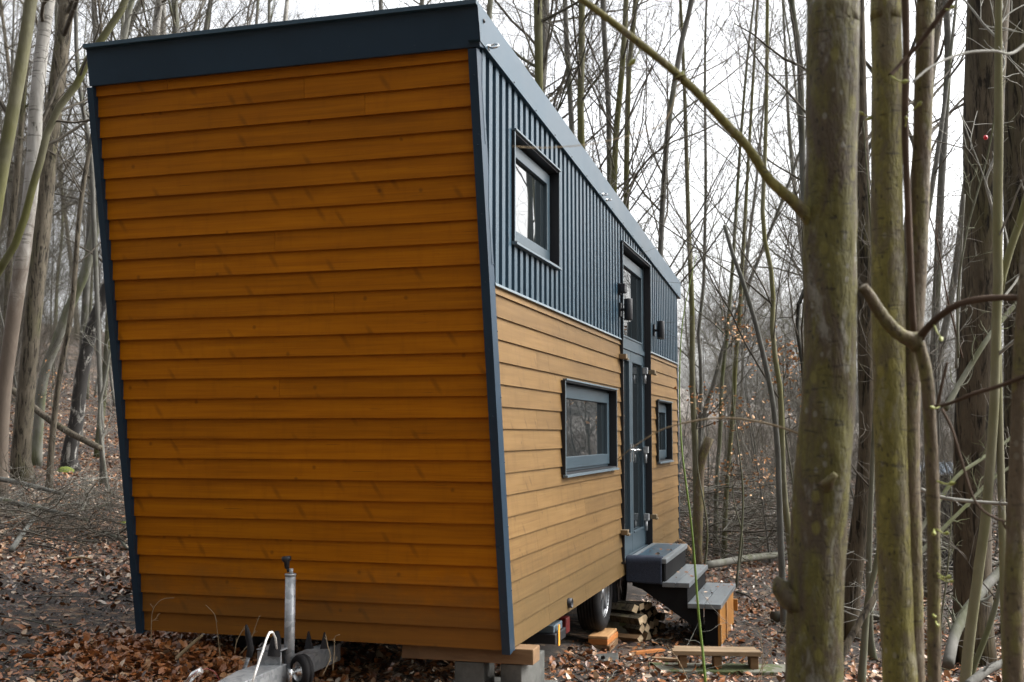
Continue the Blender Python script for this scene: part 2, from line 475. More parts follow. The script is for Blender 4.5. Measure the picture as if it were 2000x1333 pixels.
M['stem_dry'] = bark_mat('stem_dry', (.15, .11, .06), (.30, .235, .15), (.2, .16, .1), .1, (12, 12, 8))

def birch_mat(name, black, brown=True):
    k = Mat(name)
    n1 = k.noise(k.coord('Object', (3, 3, 26)), 1.0, 3, .6)
    n2 = k.noise(k.coord('Object', (6, 6, 2.2)), 1.0, 5, .65, .8)
    base = k.ramp(n2, [(.3, (.15, .14, .12)), (.7, (.31, .30, .275))])
    base = k.mix(k.math('MULTIPLY', k.math('GREATER_THAN', n1, .60), .7), base, (.05, .042, .034))
    base = k.mix(k.ramp(n2, [(black - .03, (1, 1, 1)), (black + .03, (0, 0, 0))]), base, (.018, .016, .014))
    so = k.n('SeparateXYZ'); k.l(k.n('TexCoord').outputs['Object'], so.inputs[0])
    foot = k.ramp(k.math('ADD', k.math('MULTIPLY', so.outputs[2], .2), k.math('MULTIPLY', k.math('SUBTRACT', n2, .5), .8)), [(.55, (1, 1, 1)), (.95, (0, 0, 0))])
    if brown: base = k.mix(foot, base, k.mix(n2, (.045, .034, .024), (.15, .115, .085)))
    k.col(base); k.set(Roughness=.8); k.bump(n2, .5, .02)
    return k.m
M['birch'] = birch_mat('birch', .32)
M['birch_black'] = birch_mat('birch_black', .57, False)

k = Mat('leaf_litter'); t = k.attr('tint')
k.col(k.ramp(t, [(0, (.022, .011, .007)), (.16, (.065, .027, .012)), (.33, (.175, .063, .020)), (.52, (.31, .112, .032)), (.70, (.30, .150, .066)), (.85, (.36, .25, .155)), (1, (.50, .43, .35))]))
k.set(Roughness=.42); k.b.inputs['Specular IOR Level'].default_value = .5; M['leaf'] = k.m
k = Mat('dead_leaf'); t = k.attr('tint')
k.col(k.ramp(t, [(0, (.30, .12, .035)), (.5, (.46, .22, .08)), (1, (.56, .36, .18))])); k.set(Roughness=.6); M['dead_leaf'] = k.m
k = Mat('bud'); k.col((.27, .29, .07)); k.set(Roughness=.5); M['bud'] = k.m
k = Mat('moss'); v = k.coord(); n1 = k.noise(v, 50, 4); k.col(k.ramp(n1, [(.3, (.05, .075, .01)), (.7, (.16, .19, .03))])); k.set(Roughness=1.0); k.bump(n1, 1, .02); M['moss'] = k.m
k = Mat('berry'); k.col((.5, .01, .02)); k.set(Roughness=.3); M['berry'] = k.m

# forest floor: dark humus with half-rotted leaves, bare trodden soil in patches
k = Mat('forest_floor'); v = k.coord()
n1 = k.noise(v, 6.0, 8, .7); n2 = k.noise(v, .55, 3, .5)
vo = k.n('TexVoronoi'); vo.inputs['Scale'].default_value = 19; k.l(v, vo.inputs['Vector'])
sc = k.n('SeparateColor'); k.l(vo.outputs['Color'], sc.inputs[0])
lf = k.ramp(sc.outputs[0], [(0, (.04, .024, .015)), (.35, (.10, .052, .026)), (.6, (.19, .095, .04)), (.8, (.26, .17, .09)), (1, (.34, .27, .19))])
soil = k.ramp(n1, [(.3, (.013, .010, .008)), (.7, (.045, .034, .026))])
k.col(k.mix(k.ramp(k.math('ADD', n1, k.math('MULTIPLY', k.math('SUBTRACT', n2, .5), .4)), [(.50, (0, 0, 0)), (.62, (.7, .7, .7))]), soil, lf))
k.set(Roughness=.95); k.bump(k.math('ADD', n1, sc.outputs[1]), .6, .03); M['floor'] = k.m
k = Mat('hillside'); v = k.coord(); n1 = k.noise(v, .35, 8, .7)
k.col(k.ramp(n1, [(.3, (.10, .085, .07)), (.7, (.22, .20, .18))])); k.set(Roughness=1.0); M['hill'] = k.m

# ------------------------------------------------------------------ ground: one sheet out to the horizon
def make_ground():
    n = 300
    t = np.linspace(-1, 1, n)
    w = np.sinh(t * 4.6) / np.sinh(4.6)
    X, Y = np.meshgrid(-3 + w * 420, 10 + w * 420, indexing='ij')
    V = np.stack([X, Y, ground_z(X, Y)], -1).reshape(-1, 3)
    i, j = np.meshgrid(np.arange(n - 1), np.arange(n - 1), indexing='ij')
    a = (i * n + j).ravel()
    F = np.stack([a, a + n, a + n + 1, a + 1], 1)
    o = np_object('ground', V, F, M['floor'])
    tag(o, kind='structure')
make_ground()

# ------------------------------------------------------------------ the tiny house
X0, X1 = -4.322, -1.869          # left and right wall planes
ZB = 0.467                       # underside of the cladding
YB = 6.303                       # front wall at ZB; it leans out towards the top
LEAN = (6.268 - 5.575) / (4.024 - .467)
YR = 13.40                       # rear wall
def yfront(z): return YB - LEAN * (z - ZB)
def zeave(y): return 3.822 + (y - 5.616) * (3.351 - 3.822) / (13.512 - 5.616)   # underside of the side fascia
nl = sqrt(1 + LEAN * LEAN)
SLOPE = np.array([0, -LEAN, 1]) / nl
NRM = np.array([0, -1, -LEAN]) / nl          # outward normal of the front wall

HOUSE = empty('tiny_house', (-3.06, 9.8, gz(-3.06, 9.8)), 'tall tiny house on a trailer, orange wood front and dark ribbed metal along the side', 'tiny house')

def front_wall():
    m = MB()
    xa, xb = X0 + .040, X1 - .018
    zs = [ZB + i * .1217 for i in range(28)] + [3.83]
    for i in range(len(zs) - 1):
        z0, z1 = zs[i], zs[i + 1]
        cuts = [xa, xb]
        r = random.random()
        if r < .14:
            cuts = [xa, random.uniform(xa + .5, xb - .5), xb]
        jit = random.uniform(-.002, .002)
        for a, b in zip(cuts[:-1], cuts[1:]):
            if b < xb: b -= .0018
            P = []
            lo = np.array([0, yfront(z0 - .006), z0 - .006]); hi = np.array([0, yfront(z1 + .012), z1 + .012])
            to, th = .026 + jit, .005
            if i == len(zs) - 2: hi = np.array([0, yfront(z1), z1]); th = .015
            e = np.array([1, 0, 0])
            fr = [lo + NRM * to + e * a, lo + NRM * to + e * b, hi + NRM * th + e * b, hi + NRM * th + e * a]
            bk = [lo + e * a, lo + e * b, hi + e * b, hi + e * a]
            h = z1 - z0
            off = random.uniform(0, 50)
            uv = [(a + off, 0), (b + off, 0), (b + off, h), (a + off, h)]
            m.hexa(fr + bk, random.random(), uv + uv)
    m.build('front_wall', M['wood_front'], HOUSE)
front_wall()

# openings in the side wall: y0, y1, z0, z1
WIN_UP = (6.300, 7.390, 2.856, 3.506)
WIN_LOW = (7.565, 9.42, 1.430, 2.066)
WIN_SMALL = (11.755, 12.72, 1.420, 2.045)
DOOR = (9.775, 11.29, .565, 3.412)
ZTRIM = 2.546

def side_wall():
    m = MB()
    n = 16
    ex = .127
    z = ZB
    rows = []
    while z < ZTRIM - .01:
        rows.append((z, min(z + ex, ZTRIM - .0))); z += ex
    for (za, zb) in rows:
        h = zb - za
        cuts = sorted({za, zb} | {o for w in (WIN_LOW, WIN_SMALL, DOOR) for o in w[2:4] if za < o < zb})
        joints = sorted(random.sample([6.9, 7.2, 8.3, 8.9, 9.3, 12.2], k=random.choice([0, 1, 1, 2])))
        rid = [random.random() for _ in range(40)]; off = [random.uniform(0, 60) for _ in range(40)]
        for c0, c1 in zip(cuts[:-1], cuts[1:]):
            zm = (c0 + c1) / 2
            segs = [(None, YR)]
            for w in (WIN_LOW, DOOR, WIN_SMALL):
                if w[2] < zm < w[3]:
                    new = []
                    for a, b in segs:
                        if (a or 0) < w[0] and b > w[1]: new += [(a, w[0] - .004), (w[1] + .004, b)]
                        else: new.append((a, b))
                    segs = new
            out = []
            for a, b in segs:
                pts = [a] + [j for j in joints if (a is None or j > a + .05) and j < b - .05] + [b]
                out += list(zip(pts[:-1], pts[1:]))
            for q, (a, b) in enumerate(out):
                zlo = c0 - (.006 if c0 == za else 0); zhi = c1 + (.010 if (c1 == zb and zb < ZTRIM - .01) else 0)
                def xx(zz): return X1 + .024 - .013 * (zz - za) / h
                ya = [(yfront(t) + .006 if a is None else a) for t in (zlo, zhi)]
                bb = b - .0018
                fr = [(xx(zlo), ya[0], zlo), (xx(zlo), bb, zlo), (xx(zhi), bb, zhi), (xx(zhi), ya[1], zhi)]
                bk = [(X1 - .002, p[1], p[2]) for p in fr]
                key = sum(1 for j in joints if j < (YB if a is None else a + .01)) + 4 * sum(1 for w in (WIN_LOW, DOOR, WIN_SMALL) if (a or 0) > w[1] - .01 and w[2] - .15 < zm < w[3] + .15)
                uv = [(p[1] + off[key], p[2] - za) for p in fr]
                m.hexa(fr + bk, rid[key], uv + uv)
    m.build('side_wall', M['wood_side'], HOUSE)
side_wall()

def metal_cladding():
    """trapezoid-profile sheet above the boards, cut round the window and door"""
    m = MB()
    pitch, crest, flank, dep = .1275, .060, .005, .027
    xv = X1 + .004
    y = yfront(ZTRIM) - .45
    prof = []
    while y < YR - .02:
        prof += [(y, xv + dep), (y + crest, xv + dep), (y + crest + flank, xv), (y + pitch - flank, xv)]
        y += pitch
    holes = [(WIN_UP[0] - .012, WIN_UP[1] + .012, WIN_UP[2] - .012, WIN_UP[3] + .012), (DOOR[0] - .012, DOOR[1] + .012, 0, DOOR[3] + .012)]
    ys = sorted(set([p[0] for p in prof] + [h[0] for h in holes] + [h[1] for h in holes] + [yfront(ZTRIM)]))
    py = [p[0] for p in prof]; px = [p[1] for p in prof]
    def xat(yy): return float(np.interp(yy, py, px))
    for a, b in zip(ys[:-1], ys[1:]):
        if b - a < 1e-6 or b > YR - .01: continue
        def z_lo(yy):      # front edge follows the leaning wall
            return max(ZTRIM, ZB + (YB + .012 - yy) / LEAN)
        bands = [('lo', 'hi')]
        mid = (a + b) / 2
        for h in holes:
            if h[0] < mid < h[1]:
                bands = [('lo', h[2]), (h[3], 'hi')] if h[2] > ZTRIM else [(h[3], 'hi')]
        for lo, hi in bands:
            za, zb_ = (z_lo(a), z_lo(b)) if lo == 'lo' else (lo, lo)
            ta, tb = (zeave(a) + .03, zeave(b) + .03) if hi == 'hi' else (hi, hi)
            if ta <= za and tb <= zb_: continue
            ta = max(ta, za + .0005)
            xa, xb = xat(a), xat(b)
            m.face_mesh([(xa, a, za), (xb, b, zb_), (xb, b, tb), (xa, a, ta)], [(0, 1, 2, 3)])
    m.build('metal_cladding', M['anthracite_sheet'], HOUSE)
metal_cladding()

def wall_core():
    """hidden structural wall faces: side lining behind the sheets, left wall, rear wall, floor"""
    m = MB()
    xs = X1 - .006
    # side wall lining as strips round the openings
    def strip(y0, y1, z0, z1f):
        m.face_mesh([(xs, y0, z0), (xs, y1, z0), (xs, y1, z1f(y1)), (xs, y0, z1f(y0))], [(0, 1, 2, 3)])
    top = lambda yy: zeave(yy) + .1
    m.face_mesh([(xs, yfront(ZB), ZB), (xs, WIN_UP[0], ZB), (xs, WIN_UP[0], top(6.3)), (xs, yfront(3.9), 3.9)], [(0, 1, 2, 3)])
    cst = lambda c: (lambda yy: c)
    strip(WIN_UP[0], WIN_UP[1], ZB, cst(WIN_UP[2])); strip(WIN_UP[0], WIN_UP[1], WIN_UP[3], top)
    strip(WIN_UP[1], WIN_LOW[0], ZB, top)
    strip(WIN_LOW[0], WIN_LOW[1], ZB, cst(WIN_LOW[2])); strip(WIN_LOW[0], WIN_LOW[1], WIN_LOW[3], top)
    strip(WIN_LOW[1], DOOR[0], ZB, top)
    strip(DOOR[0], DOOR[1], ZB, cst(DOOR[2])); strip(DOOR[0], DOOR[1], DOOR[3], top)
    strip(DOOR[1], WIN_SMALL[0], ZB, top)
    strip(WIN_SMALL[0], WIN_SMALL[1], ZB, cst(WIN_SMALL[2])); strip(WIN_SMALL[0], WIN_SMALL[1], WIN_SMALL[3], top)
    strip(WIN_SMALL[1], YR, ZB, top)
    m.face_mesh([(X0, yfront(ZB), ZB), (X0, YR, ZB), (X0, YR, zeave(YR) + .1), (X0, yfront(3.95), 3.95)], [(3, 2, 1, 0)])
    m.face_mesh([(X0, YR, ZB), (X1 - .01, YR, ZB), (X1 - .01, YR, 3.45), (X0, YR, 3.45)], [(3, 2, 1, 0)])
    m.face_mesh([(X0 + .01, yfront(ZB) + .02, ZB + .01), (X1 - .01, yfront(ZB) + .02, ZB + .01), (X1 - .01, YR, ZB + .01), (X0 + .01, YR, ZB + .01)], [(3, 2, 1, 0)])
    m.face_mesh([(X0 + .01, yfront(ZB) + .004, ZB), (X1 - .01, yfront(ZB) + .004, ZB), (X1 - .01, yfront(3.95) + .004, 3.95), (X0 + .01, yfront(3.95) + .004, 3.95)], [(0, 1, 2, 3)])
    m.build('wall_core', M['black'], HOUSE)
wall_core()

def corner_trims():
    # near right corner: an L of folded sheet following the lean
    m = MB()
    e = np.array([1, 0, 0])
    zt = 3.80
    for (xa, xb) in ((X1 - .020, X1 + .030),):
        lo = np.array([0, yfront(ZB - .02), ZB - .02]); hi = np.array([0, yfront(zt), zt])
        fr = [lo + NRM * .054 + e * xa, lo + NRM * .054 + e * xb, hi + NRM * .054 + e * xb, hi + NRM * .054 + e * xa]
        bk = [lo + NRM * .0 + e * xa, lo + e * xb, hi + e * xb, hi + e * xa]
        m.hexa(fr + bk)
    lo = np.array([0, yfront(ZB - .02), ZB - .02]); hi = np.array([0, yfront(3.79), 3.79])
    w = np.array([0, .052, 0]); xa, xb = X1 + .0, X1 + .0285
    s = [lo + w + e * xb, hi + w + e * xb, hi + e * xb, lo + e * xb]
    m.hexa([lo + e * xb, lo + w + e * xb, hi + w + e * xb, hi + e * xb, lo + e * xa, lo + w + e * xa, hi + w + e * xa, hi + e * xa])
    for i in range(9):      # small screws down the trim
        z = .7 + i * .37
        p = np.array([X1 + .006, yfront(z), z]) + NRM * .054
        m.lathe([(0, .004), (.004, .003), (.005, 0)], p, NRM, 8)
        q = np.array([X1 + .0285, yfront(z) + .026, z + .1])
        m.lathe([(0, .004), (.004, .003), (.005, 0)], q, (1, 0, 0), 8)
    m.build('corner_trim', M['anthracite'], HOUSE)
    m = MB()
    xa, xb = X0 + .002, X0 + .044
    lo = np.array([0, yfront(ZB - .02), ZB - .02]); hi = np.array([0, yfront(zt), zt])
    m.hexa([lo + NRM * .054 + e * xa, lo + NRM * .054 + e * xb, hi + NRM * .054 + e * xb, hi + NRM * .054 + e * xa,
            lo + e * xa, lo + e * xb, hi + e * xb, hi + e * xa])
    m.build('corner_trim', M['anthracite'], HOUSE)
    m = MB()
    m.box(X1 - .02, X1 + .026, YR - .012, YR + .03, ZB, zeave(YR) + .02)
    m.build('corner_trim', M['anthracite'], HOUSE)
    # folded drip strip between metal and boards, interrupted by the door
    m = MB()
    for a, b in ((yfront(ZTRIM) + .05, DOOR[0] - .012), (DOOR[1] + .012, YR - .02)):
        m.hexa([(X1 + .037, a, ZTRIM - .010), (X1 + .037, b, ZTRIM - .010), (X1 + .031, b, ZTRIM + .006), (X1 + .031, a, ZTRIM + .006),
                (X1 + .001, a, ZTRIM - .012), (X1 + .001, b, ZTRIM - .012), (X1 + .001, b, ZTRIM + .014), (X1 + .001, a, ZTRIM + .014)])
    m.build('drip_strip', M['trim_edge'], HOUSE)
corner_trims()

def roof():
    # front fascia following the lean
    m = MB(); e = np.array([1, 0, 0])
    lo = np.array([0, yfront(3.806), 3.806]); hi = np.array([0, yfront(4.022), 4.022])
    xa, xb = X0 + .018, X1 + .050
    m.hexa([lo + NRM * .05 + e * xa, lo + NRM * .05 + e * xb, hi + NRM * .05 + e * xb, hi + NRM * .05 + e * xa,
            lo - NRM * .02 + e * xa, lo - NRM * .02 + e * xb, hi - NRM * .02 + e * xb, hi - NRM * .02 + e * xa])
    m.build('front_fascia', M['anthracite'], HOUSE, bevel=.004)
    # side fascia in two overlapping sheets, with a fold line that wanders a little
    m = MB()
    ys = np.concatenate([[5.57], np.linspace(5.72, 13.56, 39)])
    wob = [.004 * sin(2.1 * y) + .003 * sin(5.3 * y + 1) for y in ys]
    def band(z0, z1, x):
        for i in range(len(ys) - 1):
            a, b = ys[i], ys[i + 1]
            za_, zb2 = zeave(a) + z0(i), zeave(a) + z1(i)
            a0, a1 = (yfront(za_) - .054, yfront(zb2) - .054) if i == 0 else (a, a)
            m.face_mesh([(x, a0, za_), (x, b, zeave(b) + z0(i + 1)), (x - .002, b, zeave(b) + z1(i + 1)), (x - .002, a1, zb2)], [(0, 1, 2, 3)], True)
    xo = X1 + .052
    band(lambda i: .0, lambda i: .112 + wob[i], xo + .003)
    band(lambda i: .104 + wob[i], lambda i: .205, xo)
    # lower lip going back under to the sheet
    for i in range(len(ys) - 1):
        a, b = ys[i], ys[i + 1]
        m.face_mesh([(X1 - .01, a, zeave(a)), (X1 - .01, b, zeave(b)), (xo + .003, b, zeave(b)), (xo + .003, a, zeave(a))], [(0, 1, 2, 3)])
    # rolled rear end
    prev = None
    for k_ in range(7):
        th = k_ / 6 * pi / 2
        yy = 13.56 + .05 * sin(th); xx = xo - .05 * (1 - cos(th))
        cur = [(xx, yy, zeave(yy) + .0 + .02 * (1 - cos(th))), (xx, yy, zeave(yy) + .205 - .03 * (1 - cos(th)))]
        if prev: m.face_mesh([prev[0], cur[0], cur[1], prev[1]], [(0, 1, 2, 3)], True)
        prev = cur
    m.build('side_fascia', M['anthracite_sheet'], HOUSE)
    m = MB()
    ya, yb = 5.53, 13.60
    def rt(y): return zeave(y) + .204
    m.hexa([(X0 + .018, ya, rt(ya) - .02), (X1 + .05, ya, rt(ya) - .02), (X1 + .05, ya, rt(ya) + .004), (X0 + .018, ya, rt(ya) + .004),
            (X0 - .03, yb, rt(yb) - .02), (X1 + .05, yb, rt(yb) - .02), (X1 + .05, yb, rt(yb) + .004), (X0 - .03, yb, rt(yb) + .004)])
    m.build('roof', M['anthracite_sheet'], HOUSE)
    # fixings: shiny lifting eyes on the fascia and screw heads
    for (yy, zz) in ((5.74, zeave(5.74) + .028), (8.86, zeave(8.86) + .034), (9.02, zeave(9.02) + .030)):
        m = MB()
        big = yy < 6
        R = .026 if big else .016
        c = np.array([xo + .008 + R, yy, zz])
        ring = [c + np.array([R * cos(t), R * .8 * sin(t) * .6, R * sin(t) * .55]) for t in np.linspace(0, 2 * pi, 15)]
        m.tube(ring, .0065 if big else .005, 8, cap=False)
        m.lathe([(0, .012), (.010, .010), (.013, 0)], (xo + .002, yy, zz), (1, 0, 0), 10)
        m.build('eye_bolt', M['steel'], HOUSE)
    for i in range(16):
        yy = 5.75 + i * .5
        m = MB(); m.lathe([(0, .005), (.004, .004), (.006, 0)], (xo + .003, yy, zeave(yy) + .013), (1, 0, 0), 8); m.build('screw', M['black'], HOUSE)
    m = MB(); m.lathe([(0, .008), (.010, .006), (.013, 0)], (xo + .001, 5.66, zeave(5.66) + .14), (1, 0, 0), 10); m.build('screw', M['black'], HOUSE)
roof()

def window(w, depth, fr, name='window', sill=True, edge='trim_edge'):
    """recessed window: reveal lining + projecting flashing (frame of the opening), sash, pane"""
    y0, y1, z0, z1 = w
    xo = X1 + .044; xi = X1 - depth + .052
    m = MB(); t = .010
    # reveal: four thin plates lining the opening
    m.box(xi - .03, xo, y0 - t, y0, z0 - t, z1 + t)
    m.box(xi - .03, xo, y1, y1 + t, z0 - t, z1 + t)
    m.box(xi - .03, xo - .002, y0, y1, z0 - t, z0)
    m.box(xi - .03, xo - .002, y0, y1, z1, z1 + t)
    root = m.build(name, M['black' if edge == 'trim_edge' else 'anthracite'], HOUSE)
    m = MB()
    # folded drip at head and sill, light rim on the jambs
    m.box(X1 + .03, xo + .016, y0 - .018, y1 + .018, z1 + t + .001, z1 + t + .012)
    m.hexa([(xo + .02, y0 - .018, z0 - t - .020), (xo + .02, y1 + .018, z0 - t - .020), (xo + .02, y1 + .018, z0 - t - .006), (xo + .02, y0 - .018, z0 - t - .006),
            (X1 + .03, y0 - .018, z0 - t - .020), (X1 + .03, y1 + .018, z0 - t - .020), (X1 + .03, y1 + .018, z0 - t - .001), (X1 + .03, y0 - .018, z0 - t - .001)])
    m.box(xo + .001, xo + .006, y0 - .016, y0 - .001, z0 - t, z1 + t)
    m.box(xo + .001, xo + .006, y1 + .001, y1 + .014, z0 - t, z1 + t)
    m.build('flashing', M['trim_edge'], root)
    # fixed frame and sash
    m = MB()
    a = .020
    def ring(xa, xb, Y0, Y1, Z0, Z1, wd):
        m.box(xa, xb, Y0, Y1, Z0, Z0 + wd); m.box(xa, xb, Y0, Y1, Z1 - wd, Z1)
        m.box(xa, xb, Y0, Y0 + wd, Z0 + wd, Z1 - wd); m.box(xa, xb, Y1 - wd, Y1, Z0 + wd, Z1 - wd)
    ring(xi - .03, xi + .004, y0 + .001, y1 - .001, z0 + .001, z1 - .001, a)
    ring(xi - .03, xi + .020, y0 + a, y1 - a, z0 + a, z1 - a, fr)
    m.build('sash', M['frame_paint'], root, bevel=.003)
    m = MB()
    g = a + fr
    m.box(xi - .012, xi - .004, y0 + g, y1 - g, z0 + g, z1 - g)
    m.build('pane', M['glass'], root)
    return root

window(WIN_UP, .085, .075)
window(WIN_LOW, .085, .085)
window(WIN_SMALL, .085, .085)

def door():
    y0, y1, z0, z1 = DOOR
    root = HOUSE
    dep = .028; xi = X1 - dep; xo = X1 + .044; t = .012
    m = MB()
    m.box(xi - .05, xo, y0 - t, y0, z0, z1 + t)
    m.box(xi - .05, xo, y1, y1 + t, z0, z1 + t)
    m.box(xi - .05, xo - .002, y0, y1, z1, z1 + t)
    m.build('door_frame', M['black'], root)
    m = MB()
    m.box(xo + .001, xo + .006, y0 - .016, y0 - .002, ZTRIM, z1 + t)
    m.box(X1 + .03, xo + .014, y0 - .018, y1 + .018, z1 + t + .001, z1 + t + .011)
    m.box(xo + .001, xo + .006, y1 + .002, y1 + .014, ZTRIM, z1 + t)
    m.build('flashing', M['trim_edge'], root)
    zm = 2.52                  # transom bar
    ym = (y0 + y1) / 2 + .01
    def leaf(Y0, Y1, Z0, Z1, st, top, bot, nm):
        m = MB()
        m.box(xi - .05, xi, Y0, Y1, Z0, Z0 + bot); m.box(xi - .05, xi, Y0, Y1, Z1 - top, Z1)
        m.box(xi - .05, xi, Y0, Y0 + st, Z0 + bot, Z1 - top); m.box(xi - .05, xi, Y1 - st, Y1, Z0 + bot, Z1 - top)
        # glazing bead, lighter line along the bottom of the glass
        m.box(xi - .02, xi + .008, Y0 + st - .004, Y1 - st + .004, Z0 + bot - .014, Z0 + bot + .004)
        o = m.build(nm, M['frame_paint'], root, bevel=.003)
        m = MB()
        m.box(xi - .034, xi - .026, Y0 + st, Y1 - st, Z0 + bot, Z1 - top)
        m.build('pane', M['glass'], o)
        return o
    a = leaf(y0 + .03, ym - .003, z0 + .03, zm - .03, .085, .10, .18, 'door_leaf')
    b = leaf(ym + .003, y1 - .03, z0 + .03, zm - .03, .085, .10, .18, 'door_leaf')
    c = leaf(y0 + .03, y1 - .03, zm + .02, z1 - .03, .07, .10, .075, 'transom_window')
    m = MB()
    m.box(xi - .05, xi + .012, y0, y1, zm - .028, zm + .018)
    m.box(xi - .05, xi + .006, y0, y0 + .028, z0 + .03, z1)
    m.box(xi - .05, xi + .006, y1 - .028, y1, z0 + .03, z1)
    m.box(xi - .05, xi + .03, y0, y1, z0, z0 + .028)
    m.build('door_jamb', M['frame_paint'], root, bevel=.002)
    # lever handles on the leaves and grab rail
    m = MB()
    zh = 1.55
    for s_, yy in ((-1, ym - .06), (1, ym + .06)):
        m.tube([(xi, yy, zh), (xi + .05, yy, zh), (xi + .055, yy + s_ * .02, zh), (xi + .055, yy + s_ * .14, zh - .004)], .0095, 10)
        m.box(xi, xi + .007, yy - .018, yy + .018, zh - .11, zh + .06)
    m.build('handle', M['steel'], root)
    # white stay bars on the far jamb and clips on both sides
    for (yy, zz) in ((y1 - .075, 2.30), (y1 - .075, 1.50), (y1 - .075, .83)):
        m = MB()
        m.tube([(xi + .02, yy, zz - .09), (xi + .02, yy, zz + .02)], .016, 10)
        m.box(xi + .004, xi + .05, yy - .03, yy + .03, zz + .01, zz + .075)
        m.build('hinge', M['galv'], root)
    for (yy, zz) in ((y0 - .045, 2.385), (y0 - .045, .845), (y1 + .04, 2.33), (y1 + .04, .87)):
        m = MB()
        m.box(X1 + .02, X1 + .085, yy - .045, yy + .035, zz - .022, zz + .022)
        m.box(X1 + .065, X1 + .095, yy - .02, yy + .05, zz - .03, zz - .012)
        m.build('shutter_clip', M['bronze'], HOUSE, bevel=.004)
    return root
door_root = door()

# house details: wall lamps, motion sensor, vent, wheels, drawbar
def house_details():
    for (yy, zz) in ((9.69, 2.80), (11.575, 2.785)):
        m = MB()
        m.box(X1 + .024, X1 + .045, yy - .035, yy + .035, zz - .06, zz + .06)
        m.tube([(X1 + .04, yy, zz), (X1 + .075, yy, zz)], .013, 8)
        m.lathe([(0, -.095), (.036, -.095), (.038, -.09), (.038, .09), (.036, .095), (0, .095)], (X1 + .108, yy, zz), (0, 0, 1), 20)
        m.build('wall_lamp', M['black'], HOUSE)
    m = MB()
    m.box(X1 + .024, X1 + .05, 9.62, 9.69, 2.93, 3.03)
    m.box(X1 + .05, X1 + .095, 9.605, 9.705, 2.945, 3.025)
    m.build('motion_sensor', M['black'], HOUSE, bevel=.006)
    m = MB()
    m.lathe([(.0, .012), (.026, .012), (.030, .03), (.034, .03), (.034, 0)], (X1 + .018, 7.735, .52), (1, 0, 0), 18)
    o = m.build('vent_pipe', M['black'], HOUSE)
    # two road wheels on the near side
    for yc, zc in ((9.47, .355), (10.19, .365)):
        xo = -1.93; R = .318
        w = empty('wheel', (0, 0, 0)); w.parent = HOUSE
        m = MB()
        prof = [(.20, -.03), (.215, -.005), (.26, .0), (.295, -.012), (R - .004, -.03), (R, -.05)]
        for q in range(5):
            h = -.055 - q * .026
            prof += [(R, h), (R - .008, h - .004), (R - .008, h - .010), (R, h - .013)]
        prof += [(R, -.185), (.29, -.20), (.20, -.20)]
        m.lathe(prof, (xo, yc, zc), (1, 0, 0), 40)
        m.build('tyre', M['rubber'], w)
        m = MB()
        m.lathe([(.215, -.012), (.205, -.02), (.19, -.06), (.185, -.15)], (xo, yc, zc), (1, 0, 0), 36)
        m.lathe([(0, -.02), (.045, -.02), (.055, -.035), (.05, -.07)], (xo, yc, zc), (1, 0, 0), 20)
        for q in range(6):
            th = q * pi / 3 + .3
            d = np.array([0, cos(th), sin(th)]); s_ = np.array([0, -sin(th), cos(th)])
            m.obox(np.array([xo - .04, yc, zc]) + d * .125, np.array([.012, 0, 0]), d * .08, s_ * .020)
        m.build('rim', M['alloy'], w)
    # chassis rails under the floor and axle
    m = MB()
    for x in (-3.75, -2.35):
        m.box(x - .05, x + .05, YB + .25, YR - .3, ZB - .14, ZB - .005)
    for y in (7.3, 8.6, 11.2, 12.8):
        m.box(-3.7, -2.4, y - .04, y + .04, ZB - .13, ZB - .02)
    m.tube([(-4.05, 9.47, .355), (-2.02, 9.47, .355)], .045, 12); m.tube([(-4.05, 10.19, .365), (-2.02, 10.19, .365)], .045, 12)
    m.build('chassis', M['black'], HOUSE)
    # red side light under the cladding
    m = MB(); m.box(-2.06, -2.00, 8.30, 8.42, .20, .32); m.build('marker_light', M['red'], HOUSE, bevel=.01)
    # drawbar
    m = MB()
    zt = .415
    bar = [(-3.10, zt - .11), (-2.99, zt - .11), (-2.99, zt), (-3.10, zt)]
    m.prism(bar, 5.62, 6.45)
    m.build('drawbar', M['galv'], HOUSE, bevel=.006)
    m = MB()     # tapered overrun housing
    def sec(y, w, z0, z1): return [(-3.045 - w, y, z0), (-3.045 + w, y, z0), (-3.045 + w, y, z1), (-3.045 - w, y, z1)]
    ss = [sec(5.70, .075, .285, .43), sec(5.45, .085, .28, .435), sec(5.22, .07, .29, .425), sec(4.95, .045, .305, .41), sec(4.80, .04, .31, .40)]
    for a, b in zip(ss[:-1], ss[1:]):
        m.face_mesh(a + b, [(0, 1, 5, 4), (1, 2, 6, 5), (2, 3, 7, 6), (3, 0, 4, 7)])
    m.face_mesh(ss[0], [(3, 2, 1, 0)]); m.face_mesh(ss[-1], [(0, 1, 2, 3)])
    # raised bracket plates
    m.box(-3.13, -2.985, 5.66, 5.675, .42, .50); m.box(-3.13, -3.118, 5.675, 5.80, .42, .50); m.box(-3.13, -2.985, 5.80, 5.812, .42, .505)
    m.box(-3.135, -2.98, 5.655, 5.815, .505, .512)
    m.tube([(-3.045, 4.85, .37), (-3.045, 4.62, .36)], .045, 14)
    m.build('coupling', M['galv'], HOUSE, bevel=.004)
    # jockey wheel: tube, knob, tyre
    j = empty('jockey_wheel', (0, 0, 0)); j.parent = HOUSE
    jx, jy = -2.985, 5.76
    px_, pz = jx, .94
    m = MB()
    m.tube([(jx, jy, .29), (jx, jy, .915)], .0295, 20)
    m.lathe([(.0295, 0), (.033, .001), (.033, .012), (.02, .013), (0, .013)], (jx, jy, .905), (0, 0, 1), 20)
    m.tube([(jx + .004, jy, .91), (jx + .004, jy, .945)], .011, 10)
    m.box(jx - .045, jx + .045, jy - .045, jy + .045, .35, .40)
